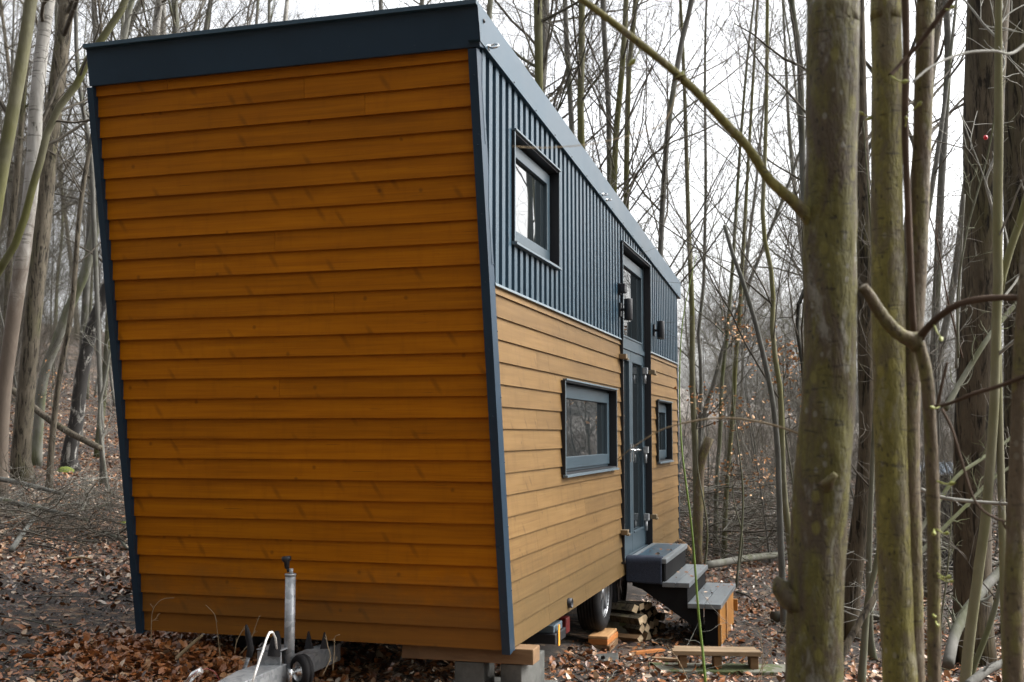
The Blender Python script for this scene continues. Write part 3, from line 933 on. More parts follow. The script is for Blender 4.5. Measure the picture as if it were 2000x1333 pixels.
    m.build('tube', M['galv'], j)
    m = MB()
    m.tube([(jx - .012, jy, .925), (jx - .020, jy, .95)], .009, 8)
    m.lathe([(0, 0), (.013, 0), (.016, .035), (.026, .045), (.027, .062), (.022, .068), (0, .069)], (jx - .022, jy, .945), (-.1, 0, 1), 16)
    m.build('knob', M['black'], j)
    wc = np.array([-2.885, 5.72, .392]); ax = np.array([-.55, -.83, .0])
    m = MB()
    m.lathe([(.055, -.03), (.06, -.032), (.083, -.030), (.092, -.018), (.092, -.006), (.089, -.004), (.089, .004), (.092, .006), (.092, .018), (.083, .030), (.06, .032), (.055, .03)], wc, ax, 32)
    m.build('tyre', M['rubber'], j)
    m = MB()
    m.lathe([(.056, .026), (.05, .012), (.02, .016), (.018, .036), (0, .036)], wc, ax, 20)
    m.lathe([(.056, -.026), (.05, -.012), (0, -.012)], wc, ax, 20)
    m.tube([wc + ax * .03, wc + ax * .085], .012, 10)
    m.tube([wc + ax * .07 + np.array([0, 0, .02]), wc + ax * .07 + np.array([.0, .0, -.05])], .014, 8)
    m.build('rim', M['steel'], j)
    # handbrake lever
    m = MB()
    P = [at(476, 1310, 6.05), at(486, 1283, 6.05), at(490, 1268, 6.05), at(484, 1238, 6.05), at(481, 1221, 6.05)]
    m.tube(P[:3], .0105, 10); h = m.build('brake_lever', M['galv'], HOUSE)
    m = MB(); m.tube([P[1], P[2], P[3], P[4]], [.017, .018, .016, .006], 12); m.build('grip', M['rubber'], h)
    # upright mounting lugs on the drawbar
    for (u, tip) in ((601, 1234), (632, 1236)):
        m = MB()
        a = at(u - 7, 1268, 6.52); b = at(u + 9, 1268, 6.52); c_ = at(u, tip, 6.52); d = np.array([0, .02, 0])
        m.face_mesh([a, b, c_, a + d, b + d, c_ + d], [(0, 1, 2), (5, 4, 3), (0, 3, 4, 1), (1, 4, 5, 2), (2, 5, 3, 0)])
        m.build('lug', M['black'], HOUSE)
    # dark rubber gaiter behind the cord
    m = MB(); p0 = at(535, 1283, 6.15); m.lathe([(.036, 0), (.034, .05), (.026, .10), (.012, .135), (0, .14)], p0, (0.02, .2, 1), 14); m.build('gaiter', M['rubber'], HOUSE)
    # front grab handle with red wire
    m = MB(); m.tube([at(365, 1336, 5.4), at(378, 1318, 5.4), at(394, 1309, 5.4)], .016, 10); m.build('coupling_handle', M['steel'], HOUSE)
    m = MB(); m.tube([at(366, 1330, 5.35), at(385, 1311, 5.38), at(405, 1306, 5.45), at(420, 1313, 5.5), at(429, 1330, 5.5)], .0019, 6); m.build('cable', M['red'], HOUSE)
house_details()

m = MB()
m.tube([at(489, 1345, 5.65), at(500, 1310, 5.68), at(512, 1275, 5.75), at(520, 1250, 5.8), at(526, 1236, 5.85), at(532, 1235, 5.95), at(538, 1246, 6.1), at(541, 1275, 6.15)], .0062, 8)
tag(m.build('cord', M['cord']), 'white rope looped upright over the trailer drawbar', 'rope')

# ------------------------------------------------------------------ steps at the door
def steps():
    g0 = -.14
    root = empty('wooden_steps', (-1.4, 10.6, gz(-1.2, 10.6)), 'dark grey wooden steps of three treads leading up to the glass door', 'steps')
    YN, YF = 9.90, 11.34
    for (xa, xb, z) in ((-1.835, -1.482, .605), (-1.520, -1.282, .404), (-1.300, -1.012, .230)):
        m = MB()
        mid = (xa + xb) / 2
        for a, b in ((xa, mid - .0025), (mid + .0025, xb)):
            m.box(a, b, YN, YF, z - .042, z)
        m.build('tread', M['step_grey'], root, bevel=.004)
    poly = [(-1.79, .555), (-1.79, .36), (-1.70, .33), (-1.24, .02), (-1.17, .02), (-1.17, .183), (-1.305, .185), (-1.305, .36), (-1.50, .36), (-1.50, .56)]
    for (a, b) in ((YN + .03, YN + .06), (YF - .06, YF - .03)):
        m = MB(); m.prism(poly, a, b); m.build('stringer', M['step_dark'], root)
    m = MB()
    m.box(-1.515, -1.495, YN + .062, YF - .062, .36, .56); m.build('riser', M['step_dark'], root)  # near-black boards stand for the shade in the open gaps between treads
    m = MB(); m.box(-1.32, -1.303, YN + .062, YF - .062, .19, .36)
    m.build('riser', M['step_dark'], root)
    # little cupboard under the lowest tread
    gb = gz(-1.1, 10.0) - .03
    for a, b in ((YN + .05, YN + .08), (YF - .16, YF - .13)):
        m = MB(); m.box(-1.16, -1.048, a, b, gb, .186); m.build('side_panel', M['step_dark'], root)
    m = MB(); m.box(-1.046, -1.026, YN + .05, YF - .13, gb, .187)
    c = m.build('cupboard_front', M['cabinet'], root, bevel=.003)
    m = MB(); m.box(-1.024, -1.012, YN + .52, YN + .56, gb, .18); m.box(-1.024, -1.016, YN + .05, YN + .075, gb, .05); m.build('batten', M['timber_new'], c)
    m = MB(); m.box(-1.03, -.99, YF - .11, YF - .06, -.02, .09); m.build('block', M['cabinet'], root)
    # wet metal grating let into the top tread
    m = MB(); m.box(-1.775, -1.53, YN + .10, YF - .12, .606, .611)
    m.build('grating', M['anthracite_sheet'], root)
steps()
m = MB()
prof = [(-1.845, 0), (-1.535, 0)]
nu, nv = 26, 18
V = []; F = []
for i in range(nu):
    x = -1.835 + .315 * i / (nu - 1)
    for j in range(nv):
        s = j / (nv - 1) * .30
        if s < .075: y, z = 9.975 - s, .6125 + .003 * sin(14 * x)
        elif s < .105:
            th = (s - .075) / .03 * pi / 2; y, z = 9.90 - .022 * sin(th), .590 + .0225 * cos(th)
        else: y, z = 9.878 + .006 * sin(9 * x + 20 * s), .590 - (s - .105) - .006 * sin(7 * x)
        V.append((x, y, z))
for i in range(nu - 1):
    for j in range(nv - 1):
        F.append((i * nv + j, i * nv + j + 1, (i + 1) * nv + j + 1, (i + 1) * nv + j))
m.face_mesh(V, F, True)
o = tag(m.build('door_mat', M['rug']), 'dark navy felt mat draped over the near end of the top step', 'door mat')
sm = o.modifiers.new('thick', 'SOLIDIFY'); sm.thickness = .012; sm.offset = 1

# low bench of old planks beside the steps
def bench():
    g = gz(-.94, 8.72)
    root = empty('plank_bench', (-.94, 8.72, g), 'low bench of weathered planks on the ground beside the steps', 'bench')
    zt = g + .165
    m = MB(); m.box(-1.27, -.61, 8.60, 8.715, zt - .035, zt); m.build('plank', M['plank_old'], root, bevel=.005)
    m = MB(); m.box(-1.25, -.63, 8.722, 8.83, zt - .038, zt - .003); m.build('plank', M['plank_old'], root, bevel=.005)
    for x in (-1.22, -.96, -.69):
        m = MB(); m.box(x, x + .06, 8.62, 8.80, g + .035, zt - .04); m.build('leg', M['timber_brown'], root, bevel=.004)
    root.rotation_euler = (0, 0, .20)
    return g
bg_ = bench()
m = MB(); c_ = np.array([-.90, 8.70, bg_]); ax = np.array([.54 * cos(.18), .54 * sin(.18), .004]); ay = np.array([-.15 * sin(.18), .15 * cos(.18), 0])
m.obox(c_ + np.array([0, 0, -.03]), ax, ay, (0, 0, .062))
tag(m.build('sleeper', M['concrete_mossy'], bevel=.008), 'mossy concrete slab lying under the low plank bench', 'slab')
for (u, v, du, dv, lab) in ((1235, 1281, 60, -6, 'reddish split board lying on the leaves left of the bench'), (1263, 1291, 62, 3, 'pale thin batten lying on the leaves left of the bench')):
    d, p = ghit(u, v); d2, q = ghit(u + du, v + dv)
    p[2] += .02; q[2] += .02; ax = (q - p) / 2; sd = np.array([-ax[1], ax[0], 0]); sd = sd / np.linalg.norm(sd) * .03
    m = MB(); m.obox((p + q) / 2, ax, sd, (0, 0, .011)); tag(m.build('board', M['timber_orange' if 'red' in lab else 'plank_old']), lab, 'board')

# ------------------------------------------------------------------ packing under the house
def block(name, x0, x1, y0, y1, z0, z1, mat, label, cat, rot=0.0, bev=.006):
    cx, cy = (x0 + x1) / 2, (y0 + y1) / 2
    a, b = (x1 - x0) / 2, (y1 - y0) / 2
    m = MB(); m.obox((cx, cy, (z0 + z1) / 2), (a * cos(rot), a * sin(rot), 0), (-b * sin(rot), b * cos(rot), 0), (0, 0, (z1 - z0) / 2))
    return tag(m.build(name, M[mat], bevel=bev), label, cat)
# right front corner
g = gz(-1.9, 6.5)
block('timber_beam', -2.55, -1.735, 6.36, 6.52, .362, .452, 'timber_brown', 'brown timber beam wedged under the near right corner of the tiny house', 'beam', .02)
block('concrete_block', -1.93, -1.80, 6.38, 6.86, .165, .358, 'concrete', 'pale concrete block under the right end of the brown beam', 'block', -.03)
block('concrete_block', -2.22, -2.04, 6.36, 6.62, .165, .359, 'concrete', 'grey concrete block under the brown beam, left of the pale one', 'block', .05)
block('concrete_slab', -2.36, -1.72, 6.30, 6.92, g - .05, .163, 'concrete', 'flat concrete slab at the bottom of the corner stack', 'slab', .02)
# second support
block('timber_offcut', -2.16, -1.875, 7.42, 7.66, .36, .41, 'trim_edge', 'light grey block on top of the black board behind the house corner', 'block')
block('board', -2.22, -1.86, 7.40, 7.70, .29, .358, 'black', 'black thick board on the packing behind the near right corner', 'board')
block('support_block', -2.21, -2.07, 7.44, 7.66, gz(-2, 7.5) - .05, .288, 'step_dark', 'dark block standing under the black board behind the corner', 'block')
m = MB(); m.box(-1.858, -1.852, 7.46, 7.50, .27, .41); tag(m.build('reflector', M['orange'], bevel=.002), 'orange reflector strip on the end of the black board', 'reflector')
# wheel packing
g1 = gz(-1.9, 9.2)
zz = [g1 - .03, -.018, .012 + .0, .040]
h = (.037 - (g1 - .02)) / 3
za = g1 - .02
for i, (mt, lab, dx) in enumerate((('timber_brown', 'brown wooden block at the bottom of the stack under the front wheel', .01), ('timber_orange', 'orange wooden block in the middle of the stack under the front wheel', 0), ('timber_new', 'light thin wooden block on top of the stack under the front wheel', -.004))):
    hh = (.075, .065, .03)[i] * (.037 - za) / .17 if False else (.037 - (g1 - .02)) * (.44, .36, .20)[i]
    block('wooden_block', -2.03 + dx, -1.865 + dx, 9.20, 9.62, za, za + hh - .001, mt, lab, 'block', (.03, -.02, .01)[i])
    za += hh
g2 = gz(-1.9, 9.9)
block('concrete_block', -2.02, -1.83, 9.88, 10.35, g2 - .03, .045, 'concrete_mossy', 'mossy concrete block standing under the rear wheel', 'block', -.04)
d, p = ghit(1180, 1290)
m = MB(); m.obox(p + np.array([0, 0, .005]), (.11, .02, .01), (-.02, .09, .012), (0, 0, .02)); tag(m.build('stone_slab', M['concrete'], bevel=.008), 'flat grey stone on the leaves in front of the wheel blocks', 'stone')

# firewood stacked behind the wheels, each log its own object
def firewood():
    n = 0
    for row in range(4):
        for c in range(11):
            y = 9.74 + c * .105 + random.uniform(-.03, .03) + (.06 if row % 2 else 0)
            if row == 3 and c > 4 or row == 2 and c > 8: continue
            z = gz(-1.75, y) + .035 + row * .085 + random.uniform(-.012, .012)
            xe = -1.69 + random.uniform(-.05, .07) - row * .015
            L = random.uniform(.28, .34)
            r = random.uniform(.030, .050)
            k_ = random.choice([3, 4, 4, 5])
            ph = random.uniform(0, 6.28)
            yaw = random.uniform(-.3, .3)
            m = MB()
            ring = [(r * random.uniform(.8, 1.2) * cos(ph + 2 * pi * q / k_), r * random.uniform(.8, 1.2) * sin(ph + 2 * pi * q / k_)) for q in range(k_)]
            vs = [(xe + q[0] * .5, y + q[0], z + q[1]) for q in ring] + [(xe - L, y + q[0] + L * abs(yaw) * 2.2, z + q[1]) for q in ring]
            fs = [tuple(range(k_)), tuple(range(2 * k_ - 1, k_ - 1, -1))] + [(q, q + k_, (q + 1) % k_ + k_, (q + 1) % k_) for q in range(k_)]
            m.face_mesh(vs, fs[1:])
            o = m.build('firewood_log', M[random.choice(['bark_oak_dark', 'bark_oak', 'twig_brown', 'timber_brown'])])
            tag(o, 'split firewood log in the stack under the house beside the steps', 'firewood', 'split logs stacked under the house')
            m = MB(); m.face_mesh([(p[0] + .001, p[1], p[2]) for p in vs[:k_]], [tuple(range(k_))])
            m.build('cut_end', M['firewood'], o)
            n += 1
firewood()

# ------------------------------------------------------------------ trees: batches of tapered tubes
def polyline_batch(P0, D, L, npts, up=0.0, wig=.12, grav=None):
    """N curved polylines from start points, directions and lengths -> (N, npts, 3)"""
    N = len(P0)
    D = D / np.linalg.norm(D, axis=1, keepdims=True)
    P = np.zeros((N, npts, 3)); P[:, 0] = P0
    st = (L / (npts - 1))[:, None]
    for i in range(1, npts):
        D = D + rng.normal(0, wig, (N, 3))
        D[:, 2] += up / (npts - 1)
        D /= np.linalg.norm(D, axis=1, keepdims=True)
        P[:, i] = P[:, i - 1] + D * st
    return P

def children(P, R, per, t0, t1, ang, lenf, npts, rf, up=.3, wig=.12, rmin=.002, tbias=1.0, taper=.25):
    """branches that leave a batch of parents: per = number per parent"""
    N, n, _ = P.shape
    idx = np.repeat(np.arange(N), per)
    t = t0 + (t1 - t0) * rng.random(len(idx)) ** tbias
    f = t * (n - 1); i = np.clip(f.astype(int), 0, n - 2); w = (f - i)[:, None]
    a, b = P[idx, i], P[idx, i + 1]
    pos = a * (1 - w) + b * w
    T = b - a; T /= np.linalg.norm(T, axis=1, keepdims=True) + 1e-9
    r = R[idx, i] * (1 - w[:, 0]) + R[idx, i + 1] * w[:, 0]
    rv = rng.normal(size=(len(idx), 3)); rv -= T * (rv * T).sum(1, keepdims=True); rv /= np.linalg.norm(rv, axis=1, keepdims=True)
    A = np.radians(rng.uniform(ang[0], ang[1], len(idx)))[:, None]
    D = T * np.cos(A) + rv * np.sin(A)
    plen = np.linalg.norm(np.diff(P, axis=1), axis=2).sum(1)[idx]
    L = lenf(t, plen) * rng.uniform(.6, 1.25, len(idx))
    C = polyline_batch(pos, D, L, npts, up, wig)
    r0 = np.maximum(r * rf * rng.uniform(.6, 1.0, len(idx)), rmin)
    RR = r0[:, None] * (1 - (1 - taper) * np.linspace(0, 1, npts)[None])
    RR = np.maximum(RR, rmin * .7)
    return C, RR

def tubes(P, R, k):
    """batch of polylines -> vertices and quads"""
    N, n, _ = P.shape
    T = np.gradient(P, axis=1); T /= np.linalg.norm(T, axis=2, keepdims=True) + 1e-9
    ref = np.where(np.abs(T[:, :1, 2:3]) < .8, np.array([0, 0, 1.0]), np.array([1.0, 0, 0]))
    ref = np.broadcast_to(ref, T.shape)
    U = ref - T * (ref * T).sum(2, keepdims=True); U /= np.linalg.norm(U, axis=2, keepdims=True) + 1e-9
    W = np.cross(T, U)
    th = 2 * pi * np.arange(k) / k
    V = P[:, :, None] + R[:, :, None, None] * (np.cos(th)[None, None, :, None] * U[:, :, None] + np.sin(th)[None, None, :, None] * W[:, :, None])
    V = V.reshape(-1, 3)
    b = (np.arange(N) * n * k)[:, None, None] + (np.arange(n - 1) * k)[None, :, None]
    q = np.arange(k)[None, None]; q2 = (np.arange(k) + 1) % k
    F = np.stack([b + q, b + q2[None, None], b + k + q2[None, None], b + k + q], -1).reshape(-1, 4)
    return V, F

def merge(parts):
    Vs, Fs, o = [], [], 0
    for V, F in parts:
        Vs.append(V); Fs.append(F + o); o += len(V)
    return np.concatenate(Vs), np.concatenate(Fs)

def smooth_path(pts, n):
    """resample a hand-drawn path with a Catmull-Rom curve"""
    pts = np.array(pts, float)
    if len(pts) == 2: return pts[0] + (pts[1] - pts[0]) * np.linspace(0, 1, n)[:, None]
    m_ = n; n = n * 6
    P = np.vstack([2 * pts[0] - pts[1], pts, 2 * pts[-1] - pts[-2]])
    seg = len(pts) - 1
    out = []
    for s in np.linspace(0, seg - 1e-6, n):
        i = int(s); t = s - i
        p0, p1, p2, p3 = P[i:i + 4]
        out.append(.5 * ((2 * p1) + (-p0 + p2) * t + (2 * p0 - 5 * p1 + 4 * p2 - p3) * t ** 2 + (-p0 + 3 * p1 - 3 * p2 + p3) * t ** 3))
    out = np.array(out)
    s = np.concatenate([[0], np.cumsum(np.linalg.norm(np.diff(out, axis=0), axis=1))])
    q = np.linspace(0, s[-1], m_)
    return np.stack([np.interp(q, s, out[:, i]) for i in range(3)], 1)

def trunk_geo(path, rad, sides=12, lumps=.05, relief=0.0):
    e = 1e-3     # closed ends
    path = np.concatenate([[path[0] - (path[1] - path[0]) * e], path, [path[-1] + (path[-1] - path[-2]) * e]])
    rad = np.concatenate([[1e-4], rad, [1e-4]])
    n = len(path)
    P = path[None]; R = rad[None].copy()
    V, F = tubes(P, R, sides)
    # knobbly girth
    ph = rng.uniform(0, 6.28, 3)
    VV = V.reshape(n, sides, 3)
    th = 2 * pi * np.arange(sides) / sides
    k = 1 + lumps * (np.sin(th[None] * 2 + ph[0] + np.arange(n)[:, None] * .35) * .6 + np.sin(th[None] * 3 + ph[1] - np.arange(n)[:, None] * .8) * .5) + rng.normal(0, lumps * .25, (n, sides))
    if relief:
        def grid(a, b):
            g_ = rng.normal(0, 1, (a, b)); g_ = np.concatenate([g_, g_[:, :1]], 1)
            si = np.linspace(0, a - 1.001, n); ti = np.linspace(0, b, sides, endpoint=False)
            i0, j0 = si.astype(int), ti.astype(int); fs, ft = (si - i0)[:, None], (ti - j0)[None]
            fs = fs * fs * (3 - 2 * fs); ft = ft * ft * (3 - 2 * ft)
            return (g_[i0][:, j0] * (1 - fs) * (1 - ft) + g_[i0 + 1][:, j0] * fs * (1 - ft) + g_[i0][:, j0 + 1] * (1 - fs) * ft + g_[i0 + 1][:, j0 + 1] * fs * ft)
        k = k + relief * (grid(max(4, n // 12), 6) * 1.0 + grid(max(6, n // 5), 12) * .6 + grid(max(8, n // 2), 24) * .35)
        for _ in range(9):      # swollen branch scars
            c0, t0_ = rng.uniform(.05, .9) * n, rng.uniform(0, 2 * pi)
            dth = np.angle(np.exp(1j * (th - t0_)))
            k = k + rng.uniform(.05, .14) * np.exp(-((np.arange(n)[:, None] - c0) / rng.uniform(2, 4)) ** 2 - (dth[None] / .45) ** 2)
    VV = path[:, None] + (VV - path[:, None]) * k[..., None]
    return VV.reshape(-1, 3), F

def crown_geo(path, rad, dens=1.0, t0=.3, blen=.22, ang=(30, 65), twig=.0026, up=.35, levels=3, per=None, b1=None):
    """limbs, branches and twigs of a bare tree"""
    P = path[None]; R = rad[None]
    H = np.linalg.norm(np.diff(path, axis=0), axis=1).sum()
    n1 = b1 or int(26 * dens)
    B1, R1 = children(P, R, n1, t0, .98, ang, lambda t, L: L * blen * (1.15 - .75 * t), 9, .42, up, .13, twig * 1.6, .9)
    parts = [tubes(B1, R1, 5)]
    n2 = per or max(3, int(7 * dens))
    B2, R2 = children(B1, R1, n2, .15, .98, (25, 60), lambda t, L: L * .48 * (1.1 - .6 * t) + .08, 6, .55, up * .5, .17, twig * 1.15)
    parts.append(tubes(B2, R2, 3))
    if levels > 2:
        B3, R3 = children(B2, R2, max(3, int(5 * dens)), .12, .98, (25, 60), lambda t, L: L * .50 + .07, 4, .6, up * .3, .2, twig)
        parts.append(tubes(B3, R3, 3))
    # leader continues as twigs at the very top
    return merge(parts)

BARK_TWIG = {'bark_olive': 'twig', 'bark_grey': 'twig', 'bark_pale': 'twig_pale', 'bark_oak': 'twig', 'bark_oak_dark': 'twig', 'bark_dark': 'twig', 'birch': 'twig', 'birch_black': 'twig', 'bark_moss': 'twig', 'bark_moss_light': 'twig'}

def make_tree(name, path, rad, bark, label=None, cat='tree', group=None, sides=10, twigmat=None, crown=True, lumps=.05, relief=0.0, **kw):
    """tree = Empty at the foot > trunk, crown"""
    base = path[0]
    root = empty(name, tuple(base), label, cat, group)
    V, F = trunk_geo(path - base, rad, sides, lumps, relief)
    np_object('trunk', V, F, M[bark], root)
    if crown:
        V, F = crown_geo(path - base, rad, **kw)
        np_object('crown', V, F, M[twigmat or BARK_TWIG.get(bark, 'twig')], root)
    return root

def px_tree(name, label, pts, wt, wb, bark, depth=None, extra=5.0, sides=10, group=None, n=40, lean_depth=0.0, **kw):
    """a tree whose trunk the photograph shows: pts run from its top to its foot; wt, wb widths in photo pixels"""
    if depth is None:
        depth, _ = ghit(*pts[-1])
    P = [at(u, v, depth + lean_depth * i / max(1, len(pts) - 1)) for i, (u, v) in enumerate(pts)][::-1]
    # down to the ground
    foot = P[0].copy()
    g = gz(foot[0], foot[1])
    if foot[2] > g + .02:
        d = P[0] - P[1]; d = d / abs(d[2]) if abs(d[2]) > 1e-3 else np.array([0, 0, -1.0])
        q_ = .5 if foot[2] - g < 1.2 else .12; d = np.array([d[0] * q_, d[1] * q_, -1.0])
        P.insert(0, P[0] + d * (foot[2] - g + .05))
    else:
        P[0][2] = g - .05
    # on up to the crown
    t = P[-1] - P[-2]; t /= np.linalg.norm(t)
    if extra:
        q = P[-1] + t * extra * .5; q[2] = max(q[2], P[-1][2] + extra * .4)
        P.append(q); P.append(q + (t * .5 + np.array([rng.normal(0, .15), rng.normal(0, .15), .6])) * extra * .5)
    path = smooth_path(P, n)
    rb, rt_ = wb * depth / FPX / 2, wt * depth / FPX / 2
    s = np.concatenate([[0], np.cumsum(np.linalg.norm(np.diff(path, axis=0), axis=1))]); 
    zt = at(*pts[0], depth)[2]
    # radius: measured inside the picture, tapering to a leader above it
    zrel = np.clip((path[:, 2] - path[0, 2]) / max(zt - path[0, 2], .5), 0, None)
    r = rb + (rt_ - rb) * np.clip(zrel, 0, 1)
    over = np.clip((path[:, 2] - zt) / max(path[-1, 2] - zt, .01), 0, 1) if extra else np.zeros(n)
    r = r * (1 - .85 * over)
    r *= 1 + .35 * np.exp(-(path[:, 2] - path[0, 2]) / .25)     # root flare
    return make_tree(name, path, r, bark, label, 'tree', group, sides, **kw)

# ---- hand-placed trees on the left
px_tree('leaning_tree', 'green mossy trunk leaning right at the upper left edge of the picture', [(75, -60), (61, 0), (45, 105), (21, 238), (7, 315), (-6, 390), (-22, 520), (-30, 760)], 24, 30, 'bark_moss', depth=9.0, extra=5, dens=.7, t0=.35, blen=.25)
px_tree('curved_tree', 'slender green trunk curving in an S past the upper left corner of the house', [(262, -50), (248, 0), (212, 58), (185, 92), (166, 130), (150, 165), (119, 205), (98, 238), (84, 298), (66, 357), (50, 420), (20, 500), (-8, 540), (-40, 640)], 13, 18, 'bark_moss', depth=8.2, extra=3, dens=.6, t0=.4, blen=.2)
px_tree('birch_tree', 'birch with a pale top and brown foot, left of the ridged brown trunk', [(97, -40), (95, 0), (84, 70), (70, 210), (66, 315), (48, 470), (24, 640), (6, 780), (0, 905)], 25, 30, 'birch', depth=15.5, extra=6, dens=.9, t0=.35)
px_tree('oak_tree', 'straight brown ridged trunk standing just left of the tiny house', [(137, -60), (131, 0), (119, 105), (101, 245), (84, 430), (68, 590), (50, 780), (40, 895), (47, 940)], 28, 36, 'bark_oak', extra=6, sides=14, dens=.9, t0=.4)
px_tree('leaning_tree', 'pale grey trunk leaning right behind the ridged brown trunk', [(197, 380), (189, 430), (165, 535), (133, 605), (108, 675), (84, 745), (70, 900)], 17, 20, 'bark_pale', depth=20, extra=7, dens=.8, t0=.3)
px_tree('thin_tree', 'thin brown trunk between the ridged trunk and the black birch', [(160, 380), (154, 430), (140, 605), (115, 745), (101, 868), (98, 920)], 9, 12, 'bark_oak', depth=17, extra=5, dens=.7, t0=.3)
px_tree('black_birch', 'leaning black birch trunk with white flecks beside the left house corner', [(212, 545), (203, 580), (180, 640), (161, 727), (150, 815), (136, 890), (141, 918)], 21, 30, 'birch_black', extra=3.5, dens=.6, t0=.5, sides=12)
px_tree('thin_tree', 'pale thin stem rising right beside the left corner trim of the house', [(205, 745), (194, 800), (199, 870), (207, 935), (214, 960)], 5, 7, 'bark_pale', extra=2, dens=.5, t0=.2)
px_tree('thin_tree', 'grey slim trunk between the curved green tree and the house corner', [(148, -20), (150, 110), (160, 200), (176, 290), (182, 400), (190, 600), (200, 900)], 8, 10, 'bark_grey', depth=18, extra=5, dens=.7, t0=.3)
px_tree('birch_tree', 'thin birch trunk in the sky above the left end of the roof', [(316, -40), (309, 20), (304, 72), (298, 200)], 15, 17, 'birch', depth=22, extra=5, dens=.8, t0=.45)
px_tree('thin_tree', 'pale trunk leaning right above the left end of the roof', [(285, -20), (262, 30), (246, 70), (236, 100), (190, 260)], 12, 15, 'bark_grey', depth=26, extra=4, dens=.7, t0=.5)
px_tree('thin_tree', 'grey trunk at the far left edge behind the birch', [(34, 330), (20, 480), (12, 640), (2, 820), (-6, 910)], 12, 15, 'bark_oak', depth=22, extra=8, dens=.8, t0=.4)
px_tree('thin_tree', 'olive trunk low between the black birch and the house', [(214, 600), (208, 700), (196, 830), (190, 915)], 12, 14, 'bark_olive', depth=23, extra=8, dens=.8, t0=.35)

# ---- trees over the roof and in the gap on the right of the house
right_mid = [
    ('tall_tree', 'olive trunk standing tallest over the roof beside the near fascia corner', [(1050, -30), (1051, 40), (1053, 180), (1056, 420)], 17, 19, 'bark_moss', 13.5),
    ('tall_tree', 'thin greyish trunk right behind the olive trunk over the roof', [(1102, -30), (1106, 60), (1117, 260), (1122, 480)], 10, 12, 'bark_grey', 17),
    ('tall_tree', 'smooth pale olive trunk crossed by the long foreground branch', [(1136, -30), (1136, 80), (1134, 200), (1136, 300), (1140, 520)], 13, 15, 'bark_moss', 14.5),
    ('tall_tree', 'slim grey trunk over the middle of the roof, left of the forked one', [(1176, -30), (1180, 60), (1188, 200), (1190, 330), (1192, 520)], 10, 12, 'bark_grey', 16),
    ('forked_tree', 'olive trunk over the roof that forks below the foreground branch', [(1224, -30), (1221, 40), (1214, 150), (1205, 240), (1200, 340), (1197, 520)], 11, 14, 'bark_moss', 15),
    ('forked_tree', 'thinner right stem of the olive pair over the roof', [(1244, -30), (1236, 60), (1229, 130), (1225, 260), (1223, 400), (1222, 560)], 10, 13, 'bark_moss', 15.4),
    ('leaning_tree', 'blue grey trunk leaning right against the open sky right of the roof', [(1358, -40), (1350, 10), (1334, 70), (1316, 170), (1304, 262), (1294, 400), (1289, 520), (1285, 640)], 10, 13, 'bark_grey', 15),
    ('thin_tree', 'thin pale trunk with a kink standing alone in the gap right of the house', [(1499, -30), (1498, 100), (1496, 245), (1490, 400), (1489, 440), (1502, 510), (1512, 555), (1508, 612), (1511, 680), (1524, 765), (1528, 880), (1531, 960), (1541, 1042), (1546, 1108)], 6, 13, 'bark_moss_light', 11.5),
    ('grey_tree', 'grey trunk with a bent elbow just left of the big foreground trunk', [(1543, -30), (1550, 40), (1562, 120), (1567, 300), (1571, 420), (1577, 600), (1580, 800), (1582, 1090)], 11, 18, 'bark_grey', 12.5),
    ('grey_tree', 'dark curved stem hanging beside the grey trunk with the elbow', [(1574, 560), (1562, 590), (1557, 640), (1563, 690), (1571, 740), (1578, 900)], 8, 10, 'bark_dark', 12.2),
    ('tall_tree', 'mossy trunk nearest the far right corner of the house', [(1346, 470), (1350, 560), (1352, 640), (1352, 745), (1357, 850), (1360, 960), (1360, 1050)], 9, 15, 'bark_moss', 16),
    ('thin_tree', 'thin trunk just right of the mossy one by the house corner', [(1378, 400), (1374, 560), (1364, 650), (1369, 720), (1368, 830), (1366, 920)], 6, 9, 'bark_grey', 18),
    ('tall_tree', 'straight olive trunk in the middle of the gap right of the house', [(1452, 480), (1444, 620), (1437, 700), (1433, 790), (1428, 850), (1420, 940), (1416, 1010)], 7, 10, 'bark_moss', 17),
    ('tall_tree', 'grey trunk with a leaning limb left of the straight olive trunk', [(1428, 560), (1420, 660), (1412, 720), (1408, 790), (1406, 860), (1400, 930), (1398, 1030)], 7, 9, 'bark_olive', 17.5),
    ('leaning_tree', 'thin trunk leaning right low in the gap beside the house', [(1428, 640), (1410, 690), (1396, 745), (1380, 790), (1370, 850), (1362, 930)], 8, 10, 'bark_grey', 19),
]
for (nm, lab, pts, wt, wb, bark, dep) in right_mid:
    px_tree(nm, lab, pts, wt, wb, bark, depth=dep, extra=5 if pts[0][1] < 100 else 9, dens=1.0 if nm != 'grey_tree' else .7, t0=.16, blen=.22, up=.45, twig=.0021)

# broken dark stick standing in the gap, no crown
P = [at(u, v, 10.5) for (u, v) in ((1415, 440), (1430, 493), (1454, 560), (1478, 640), (1496, 717), (1510, 790), (1519, 880), (1522, 980), (1530, 1120))][::-1]
P[0][2] = gz(P[0][0], P[0][1]) - .03
path = smooth_path(P, 30)
make_tree('broken_stem', path, np.linspace(.034, .018, 30), 'bark_stick', 'bare grey stem snapped off at the top, leaning left in the gap', 'tree', crown=False, sides=8)
P = [at(u, v, 16.0) for (u, v) in ((1386, 855), (1374, 885), (1366, 930), (1360, 1000))][::-1]
P[0][2] = gz(P[0][0], P[0][1]) - .03
make_tree('tree_stump', smooth_path(P, 14), np.linspace(.085, .06, 14), 'bark_near_brown', 'broken reddish brown stump behind the far right corner of the house', 'stump', crown=False, sides=8, lumps=.15)

